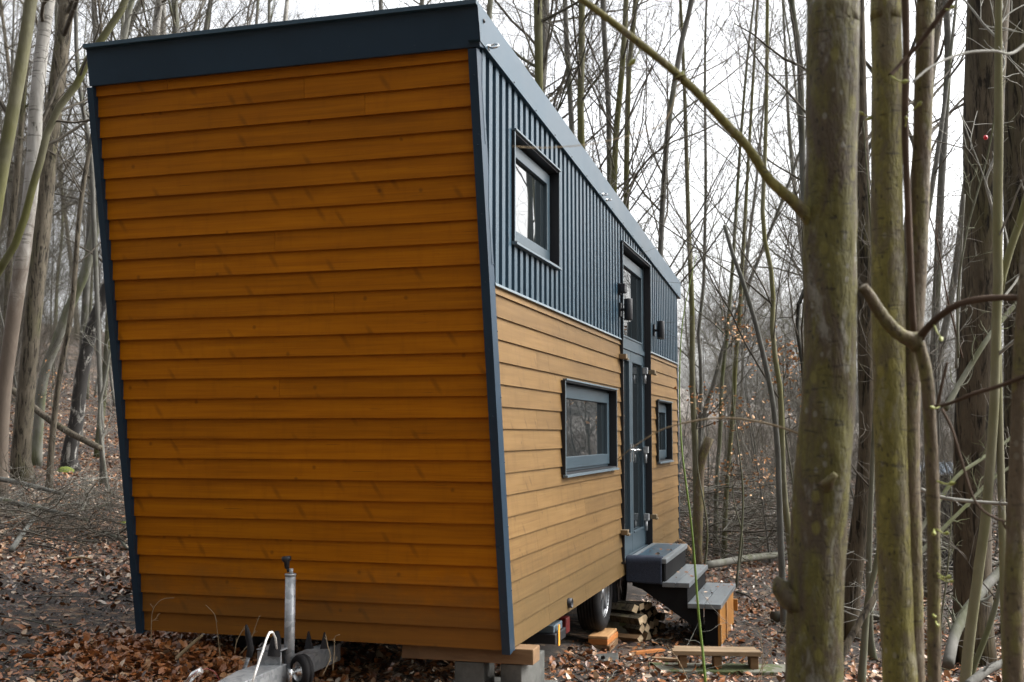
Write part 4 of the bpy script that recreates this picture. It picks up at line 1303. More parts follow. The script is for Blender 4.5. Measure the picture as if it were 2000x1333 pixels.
# ---- right-hand side, behind the foreground trunks
px_tree('oak_tree', 'thick dark ridged trunk at the right, behind the foreground stems', [(1934, -60), (1930, 0), (1921, 250), (1918, 466), (1908, 700), (1900, 900), (1898, 1080), (1900, 1230)], 78, 66, 'bark_oak_dark', depth=8.8, extra=6, sides=18, dens=.5, t0=.72, blen=.25)
px_tree('oak_tree', 'dark ridged trunk cut off by the right edge of the picture', [(1988, -60), (1986, 0), (1988, 300), (1992, 700), (1992, 1180)], 56, 58, 'bark_oak_dark', depth=10.5, extra=6, sides=16, dens=.4, t0=.75)
px_tree('dark_tree', 'dark trunk right of the big foreground trunk, behind it', [(1690, 560), (1692, 700), (1694, 860), (1682, 1000), (1660, 1180)], 32, 36, 'bark_oak_dark', depth=10.0, extra=7, dens=.8, t0=.4, sides=12)
px_tree('dark_tree', 'grey trunk leaning left low behind the foreground trunks', [(1712, 900), (1690, 1010), (1664, 1185)], 16, 22, 'bark_grey', depth=11, extra=6, dens=.7, t0=.3)
px_tree('tall_tree', 'grey trunk seen in the gap left of the dark ridged trunk', [(1846, -30), (1852, 100), (1848, 200), (1842, 300), (1836, 400), (1830, 560), (1820, 800), (1815, 1100)], 13, 16, 'bark_grey', depth=13, extra=6, dens=.6, t0=.55)
px_tree('leaning_tree', 'grey trunk leaning right in the gap left of the dark ridged trunk', [(1884, 380), (1868, 520), (1854, 600), (1838, 680), (1828, 760), (1815, 1000)], 13, 15, 'bark_grey', depth=14, extra=6, dens=.6, t0=.5)
px_tree('sapling', 'smooth olive sapling in front of the dark ridged trunk', [(1950, 300), (1948, 430), (1950, 560), (1947, 605), (1942, 780), (1936, 880), (1926, 1007), (1909, 1130), (1886, 1320)], 17, 21, 'bark_moss_light', depth=5.2, extra=2.5, dens=.5, t0=.35, twigmat='twig_pale')
px_tree('sapling', 'second fork of the olive sapling rising to the right edge', [(2010, 370), (1990, 440), (1972, 490), (1958, 540), (1951, 590), (1948, 640)], 14, 14, 'bark_moss_light', depth=5.25, extra=2, dens=.4, t0=.5, twigmat='twig_pale')
px_tree('sapling', 'thin green stem leaning right at the foot of the olive sapling', [(1960, 1120), (1940, 1200), (1915, 1270), (1895, 1330)], 10, 12, 'bark_olive', depth=5.6, extra=2.0, dens=.4, t0=.3)
px_tree('sapling', 'thin dark sapling low between the foreground trunks', [(1700, 1000), (1697, 1100), (1698, 1180), (1700, 1250), (1708, 1310)], 10, 14, 'bark_olive', depth=9.0, extra=3, dens=.6, t0=.25)
px_tree('sapling', 'light olive stem leaning right behind the second foreground trunk', [(1724, 1040), (1712, 1100), (1700, 1150), (1693, 1190)], 11, 13, 'bark_olive', depth=8.0, extra=2.5, dens=.5, t0=.3)

# ---- foreground stems at the right, with their limbs and buds
LIMBS = {}
def limb(root, pts, d0, d1, r0, r1, mat, name='branch', n=28, sides=10):
    P = [at(u, v, d0 + (d1 - d0) * i / (len(pts) - 1)) for i, (u, v) in enumerate(pts)]
    path = smooth_path(P, n) - np.array(root.location)
    rad = np.linspace(r0, r1, n) * (1 + rng.normal(0, .03, n))
    if r0 > .009: rad *= 1 + .55 * np.exp(-np.arange(n) / (n * .05))
    LIMBS.setdefault(root.name, []).append(path + np.array(root.location))
    V, F = trunk_geo(path, rad, sides, .03)
    return np_object(name, V, F, M[mat], root)

def buds(root, lst, d, s=1.0):
    """opening leaf buds, each on a short spur from the nearest limb"""
    pts = [np.array([v.co[:] for v in c.data.vertices]) + np.array(root.location) for c in root.children if c.name.split('.')[0] == 'trunk']
    pts = np.concatenate(pts + LIMBS.get(root.name, []))
    for (u, v) in lst:
        p = at(u, v, d)
        q = pts[np.argmin(np.linalg.norm(pts - p, axis=1))]
        if np.linalg.norm(q - p) > .075: continue
        m = MB(); r = .0050 * s * random.uniform(.8, 1.2)
        ax = p - q; ln = np.linalg.norm(ax); ax = ax / max(ln, 1e-6) + np.array([random.uniform(-.3, .3), 0, .45]); ax /= np.linalg.norm(ax)
        m.lathe([(0, -r * 1.5), (r * .5, -r * 1.2), (r * .95, -.2 * r), (r, .3 * r), (r * .7, 1.2 * r), (r * .3, r * 2.0), (0, r * 2.5)], p, ax, 10)
        m.tube([q, (p + q) / 2 + np.array([0, 0, -.004]), p - ax * r], [.0026, .0020, .0018], 6)
        m.build('bud', M['bud'], root)

d1 = 3.1
T1 = px_tree('foreground_tree', 'thickest mossy foreground trunk, blotched brown and grey with a snapped stub', [(1629, -60), (1628, 0), (1624, 200), (1622, 420), (1620, 700), (1612, 850), (1604, 950), (1594, 1150), (1590, 1333), (1588, 1500)], 97, 114, 'bark_near', depth=d1, extra=4, sides=56, n=330, lumps=.012, relief=.020, dens=.3, t0=.85)
limb(T1, [(1592, 440), (1575, 420), (1548, 392), (1500, 348), (1462, 290), (1425, 250), (1370, 190), (1330, 152), (1295, 122), (1230, 70), (1140, 2), (1080, -40)], d1, d1 - .15, .0155, .0085, 'bark_near_light')
buds(T1, [(1333, 149), (1218, 150), (1236, 121), (1048, 192), (1112, 118)], d1 - .1, 1.3)
limb(T1, [(1328, 152), (1326, 146)], d1 - .1, d1 - .1, .015, .010, 'bark_near_light', n=6)
# snapped stub and bark collar
P = [at(1610, 952, d1 - .06), at(1622, 938, d1 - .10), at(1632, 926, d1 - .11)]
V, F = trunk_geo(smooth_path(P, 8) - np.array(T1.location), np.linspace(.020, .007, 8), 10, .3)
np_object('branch_stub', V, F, M['bark_near_brown'], T1)
P = [at(1570, 1175, d1), at(1546, 1168, d1), at(1528, 1152, d1), at(1516, 1128, d1)]
V, F = trunk_geo(smooth_path(P, 10) - np.array(T1.location), np.array([.05, .05, .048, .045, .04, .035, .03, .024, .016, .006]), 12, .25)
np_object('branch_stub', V, F, M['bark_near'], T1)
# long thin twig in front of the house side
limb(T1, [(1600, 868), (1562, 848), (1500, 828), (1440, 818), (1388, 818), (1330, 828), (1290, 841), (1245, 868), (1205, 898)], d1 - .02, d1 + .2, .0034, .0013, 'stem_dry', 'twig', sides=6)
limb(T1, [(1330, 150), (1300, 235), (1240, 262), (1150, 282), (1060, 289), (1000, 286)], d1 - .1, d1 - .5, .0016, .0009, 'stem_dry', 'twig', sides=5)

d2 = 3.35
T2 = px_tree('foreground_tree', 'second foreground trunk from the left, olive and evenly mossy', [(1731, -60), (1730, 0), (1731, 200), (1732, 400), (1735, 600), (1738, 800), (1744, 1000), (1752, 1200), (1758, 1333), (1765, 1520)], 58, 70, 'bark_near_light', depth=d2, extra=4, sides=44, n=300, lumps=.012, relief=.022, dens=.3, t0=.85)
buds(T2, [(1684, 222), (1698, 232)], d2)
d3 = 3.2
T3 = px_tree('foreground_tree', 'slim brown foreground trunk right beside the olive one', [(1812, -60), (1808, 0), (1803, 200), (1797, 380), (1790, 540), (1780, 700), (1776, 880), (1780, 1050), (1783, 1200), (1785, 1333), (1790, 1520)], 34, 44, 'bark_near_brown', depth=d3 + .15, extra=3, sides=36, n=260, lumps=.012, relief=.024, dens=.3, t0=.85)
T4 = px_tree('foreground_tree', 'thin brown foreground stem with three curving limbs at its fork', [(1790, 655), (1806, 720), (1814, 790), (1819, 880), (1823, 1000), (1824, 1150), (1824, 1333), (1826, 1520)], 24, 26, 'bark_near_brown', depth=d3 - .1, extra=0, sides=28, n=200, lumps=.015, relief=.03, crown=False)
limb(T4, [(1790, 668), (1760, 655), (1735, 632), (1715, 605), (1700, 580), (1685, 560)], d3 - .1, d3 - .12, .021, .0145, 'bark_near_brown')
limb(T4, [(1794, 664), (1812, 640), (1840, 615), (1875, 594), (1930, 583), (2010, 582)], d3 - .1, d3 - .3, .0105, .008, 'twig_brown')
limb(T4, [(1785, 650), (1780, 560), (1774, 420), (1768, 260), (1770, 120), (1768, -30)], d3 - .08, d3 - .1, .0085, .0105, 'twig_brown')
limb(T4, [(1774, 110), (1800, 80), (1830, 40), (1875, -20)], d3 - .1, d3 - .15, .006, .009, 'twig_brown')
limb(T4, [(1774, 105), (1755, 130), (1738, 148)], d3 - .1, d3 - .12, .005, .006, 'twig_brown')
limb(T4, [(1783, 160), (1820, 130), (1880, 105), (1940, 100), (1975, 105), (2010, 80)], d3 - .1, d3 + .3, .003, .005, 'twig_pale')
limb(T4, [(1814, 795), (1850, 790), (1900, 770), (1950, 755), (2010, 732)], d3 - .1, d3 - .35, .0045, .006, 'twig_brown')
limb(T4, [(1830, 800), (1838, 760), (1850, 708)], d3 - .12, d3 - .15, .005, .0035, 'twig_brown')
limb(T4, [(1840, 800), (1860, 840), (1878, 900), (1905, 980), (1950, 1015), (2005, 1020)], d3 - .12, d3 - .3, .004, .003, 'twig_brown')
limb(T4, [(1958, 1018), (1985, 1080), (1996, 1150)], d3 - .28, d3 - .3, .003, .0022, 'twig_brown')
buds(T4, [(1795, 204), (1770, 232), (1766, 160), (1776, 880), (1770, 866), (1779, 870), (1769, 985), (1777, 1048), (1849, 1042), (1824, 1043), (1858, 945), (1852, 1128), (1858, 1136), (1825, 1205), (1831, 1222), (1755, 908), (1822, 797)], d3 - .16, 1.05)
buds(T4, [(1860, 15), (1968, 264), (1838, 662), (1898, 508), (1958, 636), (1975, 650), (1925, 1310)], d3 - .2, 1.15)
P5 = px_tree('foreground_tree', 'smooth brown foreground trunk cut off by the right edge of the picture', [(2004, 560), (1996, 700), (1990, 880), (1984, 1050), (1980, 1200), (1978, 1333), (1976, 1520)], 30, 52, 'bark_near_brown', depth=2.9, extra=3, sides=40, n=240, lumps=.012, relief=.022, dens=.3, t0=.85)

# leaning and crossing stems at the right
def bare_stem(name, label, pts, d0, d1_, r0, r1, mat, cat='branch', n=30, sides=8, twigs=0):
    P = [at(u, v, d0 + (d1_ - d0) * i / (len(pts) - 1)) for i, (u, v) in enumerate(pts)]
    path = smooth_path(P, n)
    base = path[0]
    V, F = trunk_geo(path - base, np.linspace(r0, r1, n), sides, .04)
    if twigs:
        B, R = children((path - base)[None], np.linspace(r0, r1, n)[None], twigs, .15, .98, (25, 65), lambda t, L: L * .16, 6, .5, .2, .2, .0016)
        B2, R2 = children(B, R, 4, .2, .95, (25, 60), lambda t, L: L * .45, 4, .6, .1, .2, .0013)
        V, F = merge([(V, F), tubes(B, R, 4), tubes(B2, R2, 3)])
    o = np_object(name, V, F, M[mat]); o.location = tuple(base)
    tag(o, label, cat)
    return o
bare_stem('leaning_branch', 'dark bare branch leaning right between the two thick foreground trunks', [(1640, 1290), (1665, 1240), (1700, 1180), (1726, 1144), (1760, 1090)], 4.2, 4.4, .014, .011, 'bark_oak_dark')
bare_stem('fallen_branch', 'curved grey branch lying low in front of the dark ridged trunk', [(1852, 1300), (1862, 1250), (1880, 1205), (1910, 1165), (1940, 1130), (1985, 1085)], 6.6, 7.4, .036, .028, 'bark_grey', twigs=10)
bare_stem('fallen_branch', 'pale branch lying at the lower right corner of the picture', [(1890, 1340), (1925, 1312), (1960, 1295), (2020, 1270)], 4.6, 4.9, .02, .016, 'bark_grey', twigs=6)
bare_stem('green_branch', 'upper of the two green stems slanting up right in front of the ridged trunk', [(1770, 1080), (1830, 985), (1870, 930), (1920, 895), (1975, 855), (2030, 800)], 5.0, 5.6, .010, .008, 'bark_olive', twigs=8)
bare_stem('green_branch', 'lower of the two green stems slanting up right in front of the ridged trunk', [(1770, 1110), (1835, 1040), (1890, 985), (1940, 935), (2010, 890)], 5.1, 5.6, .010, .008, 'bark_olive', twigs=8)
bare_stem('green_branch', 'olive stem slanting across the ridged trunk below the curved limb', [(1846, 800), (1880, 740), (1930, 660), (1960, 622), (2010, 565)], 6.0, 6.4, .016, .012, 'bark_olive', twigs=8)
bare_stem('bare_branch', 'pale branch lying level across the right hand trunks', [(1798, 956), (1840, 972), (1900, 980), (1970, 985)], 4.8, 4.7, .009, .007, 'twig_pale', twigs=7)
bare_stem('bare_branch', 'white zigzag stem climbing in front of the dark ridged trunk', [(1948, 500), (1940, 420), (1928, 370), (1926, 350), (1940, 315), (1948, 290)], 6.5, 6.5, .010, .007, 'twig_pale')
for i, (lab, pts, mat, r) in enumerate((
        ('thin green stem rising left of the dark ridged trunk to the top', [(1872, 700), (1870, 580), (1885, 470), (1905, 390), (1930, 300), (1950, 180)], 'bark_olive', .006),
        ('thin dark stem bowing left of the dark ridged trunk', [(1880, 700), (1850, 580), (1832, 480), (1815, 420)], 'twig_brown', .005),
        ('pale green shoot rising straight left of the dark ridged trunk', [(1868, 720), (1874, 560), (1880, 440), (1884, 380)], 'bark_pale', .009),
        ('slim green shoot crossing the foot of the slim brown foreground trunk', [(1836, 1333), (1838, 1220), (1850, 1120), (1858, 1010), (1856, 930)], 'bark_olive', .006))):
    P = pts if pts[0][1] > pts[-1][1] else pts[::-1]
    bare_stem('thin_sapling', lab, P, 5.6 + .2 * i, 5.6 + .2 * i, r, r * .55, mat, 'stem', twigs=10)
# bright green shoot in front of the steps
u0 = [(1379, 1345), (1372, 1270), (1363, 1182), (1352, 1042), (1338, 930), (1331, 867), (1327, 760), (1332, 640), (1346, 560), (1360, 500)]
bare_stem('green_shoot', 'bright green thorny shoot standing in front of the steps', u0, 6.0, 6.6, .0075, .0022, 'stem_green', 'shoot', n=50)

# ---- one prototype of each background kind, then copies that share its meshes
def proto_tree(H, r, bark, twigmat, dens, t0, blen, twig, lean=.06, up=.45):
    P = [np.array([0, 0, 0.0])]
    d = np.array([rng.normal(0, lean), rng.normal(0, lean), 1.0])
    for i in range(8):
        d = d + np.array([rng.normal(0, .07), rng.normal(0, .07), .28]); d /= np.linalg.norm(d)
        P.append(P[-1] + d * H / 8)
    path = smooth_path(P, 26)
    rad = r * (1 - .88 * np.linspace(0, 1, 26) ** 1.1) * (1 + .3 * np.exp(-np.arange(26) / 1.2))
    V, F = trunk_geo(path, rad, 8)
    me_t = np_object('trunk', V, F, M[bark])
    V, F = crown_geo(path, rad, dens=dens, t0=t0, blen=blen, twig=twig, up=up)
    me_c = np_object('crown', V, F, M[twigmat])
    return me_t, me_c, H

PROT = [proto_tree(17, .11, 'bark_grey', 'twig', 1.3, .25, .20, .0024),
        proto_tree(15, .085, 'bark_olive', 'twig', 1.3, .22, .22, .0023),
        proto_tree(19, .14, 'bark_oak', 'twig', 1.35, .30, .22, .0025),
        proto_tree(14, .07, 'bark_pale', 'twig_pale', 1.3, .20, .23, .0023),
        proto_tree(16, .085, 'bark_grey', 'twig', 1.3, .18, .24, .0023),
        proto_tree(9, .042, 'bark_grey', 'twig', 1.3, .10, .30, .0020),
        proto_tree(6, .024, 'bark_grey', 'twig', 1.3, .05, .38, .0018),
        proto_tree(18, .12, 'birch', 'twig', 1.3, .28, .20, .0024)]
KIND = ['bare grey tree', 'bare olive tree', 'bare ridged brown tree', 'bare pale tree', 'bare slim grey tree', 'thin bare sapling', 'bushy bare sapling', 'bare birch']
protos_used = set()
def place(kind, x, y, s, rz, label, group, name):
    t, c, H = PROT[kind]
    root = empty(name, (x, y, gz(x, y) - .04), label, 'tree', group)
    root.rotation_euler = (0, 0, rz); root.scale = (s, s, s * random.uniform(.92, 1.1))
    for src in (t, c):
        if kind not in protos_used: o = src
        else:
            o = src.copy(); COL.objects.link(o)
        o.parent = root
    protos_used.add(kind)
    return root

def polar(u, d):
    """ground position under photo column u at forward depth d"""
    p = CAM + (FW + RT * (u - 1000) / FPX) * d
    return p[0], p[1]

def scatter(n, u0, u1, d0, d1_, kinds, zone, group, smin=.8, smax=1.25, p=1.0):
    done = 0
    while done < n:
        u = random.uniform(u0, u1); d = d0 + (d1_ - d0) * random.random() ** p
        x, y = polar(u, d)
        if -5.2 < x < -1.0 and y < 14.6: continue
        if 85 < u < 235 and d < 36: continue          # keeps the view of the black birch open
        kd = random.choice(kinds)
        place(kd, x, y, random.uniform(smin, smax), random.uniform(0, 6.28), KIND[kd] + ' ' + zone, group + ', ' + KIND[kd] + 's', 'background_tree' if kd not in (5, 6) else 'sapling')
        done += 1
scatter(12, -120, 330, 25, 48, [0, 1, 2, 4], 'in the wood on the rising slope left of the house', 'trees left of the house', .8, 1.1)
scatter(14, -150, 330, 48, 95, [0, 2, 4], 'far up the wooded slope left of the house', 'far trees left of the house')
scatter(44, -100, 330, 19, 46, [5, 6, 6], 'in the undergrowth left of the house', 'saplings left of the house', .6, 1.15)
scatter(18, 260, 980, 19, 36, [0, 1, 4, 7, 0, 4], 'rising behind the roof of the house', 'trees behind the house')
scatter(4, 1010, 1600, 24, 50, [0, 3, 4, 4], 'in the open wood right of the house', 'trees right of the house')
scatter(28, 1290, 1620, 15, 32, [5, 6, 6], 'in the thicket right of the house', 'saplings right of the house', .45, .9)
scatter(4, 1640, 2000, 22, 55, [0, 2, 4, 5], 'behind the foreground trunks at the right', 'trees at the right')
scatter(30, 1640, 2100, 10, 26, [6], 'in the thicket behind the foreground trunks', 'saplings at the right', .45, .9)
scatter(5, 1330, 2100, 55, 100, [0, 3, 4, 7], 'far off at the right of the wood', 'far trees at the right')
# unseen wood added round the camera, darkens the front, mirrored in metal and panes
for i in range(80):
    a = radians(random.uniform(75, 292)); d = random.uniform(6, 26)
    if i < 5: a = radians(random.uniform(40, 75)); d = random.uniform(12, 30)
    x, y = d * sin(a), d * cos(a)
    if (-6 < x < 0.5 and y > 2): continue
    kd = random.choice([0, 1, 2, 3, 4])
    place(kd, x, y, random.uniform(.8, 1.2), random.uniform(0, 6.28), KIND[kd] + ' standing around the clearing behind the viewer', 'trees round the clearing', 'background_tree')

# ------------------------------------------------------------------ leaves
def leaf_mesh(pos, size, tint, tilt=.45, up_only=True):
    N = len(pos)
    l = size; w = size * rng.uniform(.42, .62, N)
    # template along x: base, m1, m2, tip, L1, L2, R1, R2
    tx = np.array([0, .33, .70, 1.0, .30, .68, .30, .68]) - .5
    ty = np.array([0, 0, 0, 0, .5, .42, -.5, -.42])
    cu = rng.uniform(-.25, .35, N); fo = rng.uniform(-.05, .35, N)
    X = tx[None] * l[:, None]; Y = ty[None] * w[:, None] * 2 * .5
    Z = cu[:, None] * l[:, None] * (4 * tx[None] ** 2 - .3) * .5 + fo[:, None] * np.abs(Y)
    Q = np.stack([X, Y, Z], -1)
    yaw = rng.uniform(0, 2 * pi, N); pt = rng.normal(0, tilt, N); rl = rng.normal(0, tilt, N)
    def rot(Q, a, i, j):
        c, s = np.cos(a)[:, None], np.sin(a)[:, None]
        A, B = Q[..., i].copy(), Q[..., j].copy()
        Q[..., i] = c * A - s * B; Q[..., j] = s * A + c * B
    rot(Q, pt, 0, 2); rot(Q, rl, 1, 2); rot(Q, yaw, 0, 1)
    zmin = Q[..., 2].min(1)
    Q = Q + pos[:, None]
    if up_only: Q[..., 2] -= zmin[:, None] * .75
    V = Q.reshape(-1, 3)
    T = np.array([(0, 1, 4, 4), (1, 2, 5, 4), (2, 3, 5, 5), (0, 6, 1, 1), (1, 6, 7, 2), (2, 7, 3, 3)])
    tri = np.array([(0, 1, 4), (1, 2, 5), (1, 5, 4), (2, 3, 5), (0, 6, 1), (1, 6, 7), (1, 7, 2), (2, 7, 3)])
    F = (np.arange(N)[:, None, None] * 8 + tri[None]).reshape(-1, 3)
    return V, F, np.repeat(tint, 8)

def litter():
    N = 240000
    r = 3.5 + 42 * rng.random(N) ** 1.25
    a = np.radians(rng.uniform(-52, 22, N))      # bearing from +Y towards +X
    x, y = r * np.sin(a), r * np.cos(a)
    # patches: bare trodden soil by the path and in front of the bench
    pn = np.sin(x * .9 + 1.3) * np.sin(y * .8 - .4) + .6 * np.sin(2.3 * x + y) * np.sin(1.9 * y - .7 * x)
    keep = rng.random(N) < np.clip(.72 + .42 * pn, .12, 1)
    keep &= ~((x > X0 + .2) & (x < X1 - .25) & (y > 8.0) & (y < YR))
    def bare(u, v, rx, ry, amt):
        d, p = ghit(u, v)
        return (((x - p[0]) / rx) ** 2 + ((y - p[1]) / ry) ** 2 < 1) & (rng.random(N) < amt * .72)
    keep &= ~bare(90, 1235, 1.4, .8, .82); keep &= ~bare(220, 1195, .8, .5, .6); keep &= ~bare(1540, 1255, .9, 1.6, .8); keep &= ~bare(1230, 1260, .5, .5, .6); keep &= ~bare(0, 1290, .9, .5, .6)
    x, y, r = x[keep], y[keep], r[keep]
    z = ground_z(x, y) + rng.uniform(0, .012, len(x))
    pos = np.stack([x, y, z], 1)
    size = (.022 + .062 * rng.random(len(x)) ** 1.5) * (1 + .25 * sstep(14, 40, r))
    tint = np.clip(rng.beta(.95, 1.15, len(x)) + .10 * np.sin(x * .7) * np.cos(y * .6), 0, 1)
    V, F, t = leaf_mesh(pos, size, tint)
    o = np_object('leaf_litter', V, F, M['leaf'], attrs={'tint': t}, smooth=False)
    tag(o, 'fallen brown beech leaves covering the ground', 'leaf litter', kind='stuff')
    # crumbled leaf fragments and bark bits over the soil
    n = 130000
    r = 4 + 20 * rng.random(n) ** 1.1; a = np.radians(rng.uniform(-50, 20, n))
    x, y = r * np.sin(a), r * np.cos(a)
    k_ = ~((x > X0 + .3) & (x < X1 - .3) & (y > 8.5) & (y < YR)); x, y = x[k_], y[k_]
    pos = np.stack([x, y, ground_z(x, y) + rng.uniform(0, .004, len(x))], 1)
    V, F, t = leaf_mesh(pos, .008 + .022 * rng.random(len(x)) ** 2, np.clip(rng.beta(.8, 1.6, len(x)), 0, 1), .35)
    o = np_object('leaf_crumbs', V, F, M['leaf'], attrs={'tint': t}, smooth=False)
    tag(o, 'crumbled leaf fragments scattered over the dark soil', 'leaf litter', kind='stuff')
    n = 46
    q = rng.integers(0, 3, n); x0 = np.array([-1.80, -1.50, -1.28])[q]; x = x0 + rng.random(n) * np.array([.30, .20, .25])[q]
    y = rng.uniform(9.95, 11.3, n); z = np.array([.613, .406, .232])[q]
    V, F, t = leaf_mesh(np.stack([x, y, z], 1), rng.uniform(.02, .055, n), rng.random(n), .2)
    tag(np_object('step_leaves', V, F, M['leaf'], attrs={'tint': t}, smooth=False), 'a few brown leaves lying on the grey step treads', 'leaves', kind='stuff')
    # heaped leaves in front of the drawbar and by the left corner
    n = 5200
    d0, p0 = ghit(360, 1292)
    ax = rng.normal(0, 1, (n, 2)) * np.array([.42, .32])
    x, y = p0[0] + ax[:, 0], p0[1] + ax[:, 1]
    hgt = .10 * np.exp(-(ax[:, 0] / .45) ** 2 - (ax[:, 1] / .35) ** 2)
    pos = np.stack([x, y, ground_z(x, y) + hgt * rng.random(n)], 1)
    V, F, t = leaf_mesh(pos, rng.uniform(.036, .078, n), np.clip(rng.normal(.47, .18, n), 0, 1), .5)
    o = np_object('leaf_heap', V, F, M['leaf'], attrs={'tint': t}, smooth=False)
    tag(o, 'heap of rusty leaves blown up in front of the trailer drawbar', 'leaf heap', kind='stuff')
litter()
def sticks():
    n = 2600
    r = 4 + 26 * rng.random(n) ** 1.2; a = np.radians(rng.uniform(-50, 20, n))
    x, y = r * np.sin(a), r * np.cos(a)
    k_ = ~((x > X0 - .1) & (x < X1 + .1) & (y > 5.6) & (y < YR))
    x, y = x[k_], y[k_]
    P0 = np.stack([x, y, ground_z(x, y) + rng.uniform(.004, .03, len(x))], 1)
    th = rng.uniform(0, 2 * pi, len(x))
    P = polyline_batch(P0, np.stack([np.cos(th), np.sin(th), rng.normal(0, .08, len(x))], 1), rng.uniform(.08, .55, len(x)), 5, 0, .14)
    R = rng.uniform(.0015, .006, len(x))[:, None] * np.linspace(1, .5, 5)[None]
    V, F = tubes(P, R, 4)
    tag(np_object('twig_litter', V, F, M['bark_stick']), 'small fallen twigs lying among the leaves', 'twig litter', kind='stuff')
sticks()

# withered leaves still hanging on saplings in the gap
def withered(name, label, spots, d, n, spread):
    x, y = polar(spots[0][0], d)
    base = np.array([x, y, gz(x, y)])
    root = empty(name, tuple(base), label, 'sapling')
    P = [base - base]
    top = at(spots[0][0], spots[0][1], d) - base
    path = smooth_path([np.zeros(3), top * .35 + np.array([.1, 0, 0]), top * .7, top], 20)
    V, F = trunk_geo(path, np.linspace(.015, .004, 20), 6)
    np_object('trunk', V, F, M['bark_olive'], root)
    pos = []; parts = []
    for (u, v) in spots:
        c = at(u, v, d) - base
        st = path[np.argmin(np.linalg.norm(path - c * np.array([1, 1, .93]), axis=1))]
        q = smooth_path([st, (st + c) / 2 + rng.normal(0, .05, 3), c + rng.normal(0, .05, 3)], 8)
        parts.append(tubes(q[None], np.linspace(.007, .003, 8)[None], 4))
        B, R = children(q[None], np.linspace(.007, .003, 8)[None], 7, .3, 1, (20, 60), lambda t, L: .35 + 0 * t, 5, .6, .1, .15, .0025)
        parts.append(tubes(B, R, 3))
        k_ = rng.integers(0, 7, n); j_ = rng.integers(1, 5, n)
        pos.append(B[k_, j_] + rng.normal(0, spread * .25, (n, 3)))
    V, F = merge(parts); np_object('crown', V, F, M['twig'], root)
    pos = np.concatenate(pos)
    V, F, t = leaf_mesh(pos, rng.uniform(.032, .058, len(pos)), rng.random(len(pos)), .9, False)
    o = np_object('withered_leaves', V, F, M['dead_leaf'], root, attrs={'tint': t}, smooth=False)
withered('beech_sapling', 'sapling with a tuft of withered tan leaves high in the gap', [(1430, 640), (1426, 655), (1445, 650)], 14, 34, .3)
withered('beech_sapling', 'sapling with a level row of withered leaves above the long thin twig', [(1360, 800), (1375, 795), (1405, 805), (1440, 808), (1452, 812)], 13, 26, .25)
withered('beech_sapling', 'sapling with rusty withered leaves left of the big foreground trunk', [(1530, 690), (1545, 715), (1520, 740), (1548, 765), (1555, 800), (1530, 705)], 12.5, 36, .35)
withered('beech_sapling', 'low sapling with orange withered leaves behind the steps', [(1430, 905), (1442, 915), (1436, 935), (1468, 930), (1490, 915), (1500, 935)], 14.5, 26, .3)
withered('beech_sapling', 'small sapling with a few withered leaves by the black birch', [(104, 725), (112, 740), (92, 760)], 19, 14, .25)

# ------------------------------------------------------------------ brushwood
def brush(name, label, u0, u1, v0, v1, n, hmax, rmean, mat, seed, lmean=1.3, cat='brushwood'):
    """tangled dead sticks lying over one another"""
    parts = []
    base = None
    Ps, Ds, Ls, Rs = [], [], [], []
    for i in range(n):
        u = random.uniform(u0, u1); v = random.uniform(v0, v1)
        d, p = ghit(u, v, 60)
        if base is None: base = p.copy()
        p = p - base
        p[2] += hmax * random.random() ** 1.6
        a = random.uniform(0, 2 * pi)
        Ps.append(p); Ds.append([cos(a), sin(a) * .8, random.gauss(.06, .22)]); Ls.append(lmean * random.uniform(.4, 1.7)); Rs.append(rmean * random.uniform(.5, 1.9))
    P = polyline_batch(np.array(Ps), np.array(Ds), np.array(Ls), 9, -.12, .12)
    R = np.array(Rs)[:, None] * np.linspace(1, .35, 9)[None]
    parts.append(tubes(P, R, 5))
    C, RC = children(P, R, 5, .15, .95, (25, 60), lambda t, L: L * .42, 5, .55, .15, .2, .0022)
    parts.append(tubes(C, RC, 3))
    C2, R2 = children(C, RC, 3, .2, .95, (25, 60), lambda t, L: L * .5, 4, .6, .1, .2, .0018)
    parts.append(tubes(C2, R2, 3))
    V, F = merge(parts)
    o = np_object(name, V, F, M[mat]); o.location = tuple(base)
    return tag(o, label, cat, kind='stuff')
brush('brushwood', 'tangle of dead grey branches on the slope left of the house', -60, 262, 985, 1075, 210, .34, .006, 'twig', 1, .75)
brush('brushwood', 'pale dead twigs mixed into the brush left of the house', -60, 230, 960, 1040, 70, .40, .005, 'twig_pale', 2, .7)
brush('brushwood', 'thick tangle of dead branches behind the steps', 1325, 1575, 1030, 1112, 260, 1.15, .008, 'twig', 3, 1.3)
brush('brushwood', 'pale dead twigs in the thicket behind the steps', 1325, 1575, 1035, 1105, 110, 1.2, .006, 'twig_pale', 4, 1.3)
brush('brushwood', 'tangle of pale twigs at the foot of the dark ridged trunk', 1640, 2050, 1150, 1300, 60, .9, .006, 'twig_pale', 5, 1.1)
brush('brushwood', 'dark dead twigs at the foot of the right hand trunks', 1640, 2050, 1090, 1240, 60, 1.0, .007, 'twig', 6, 1.3)

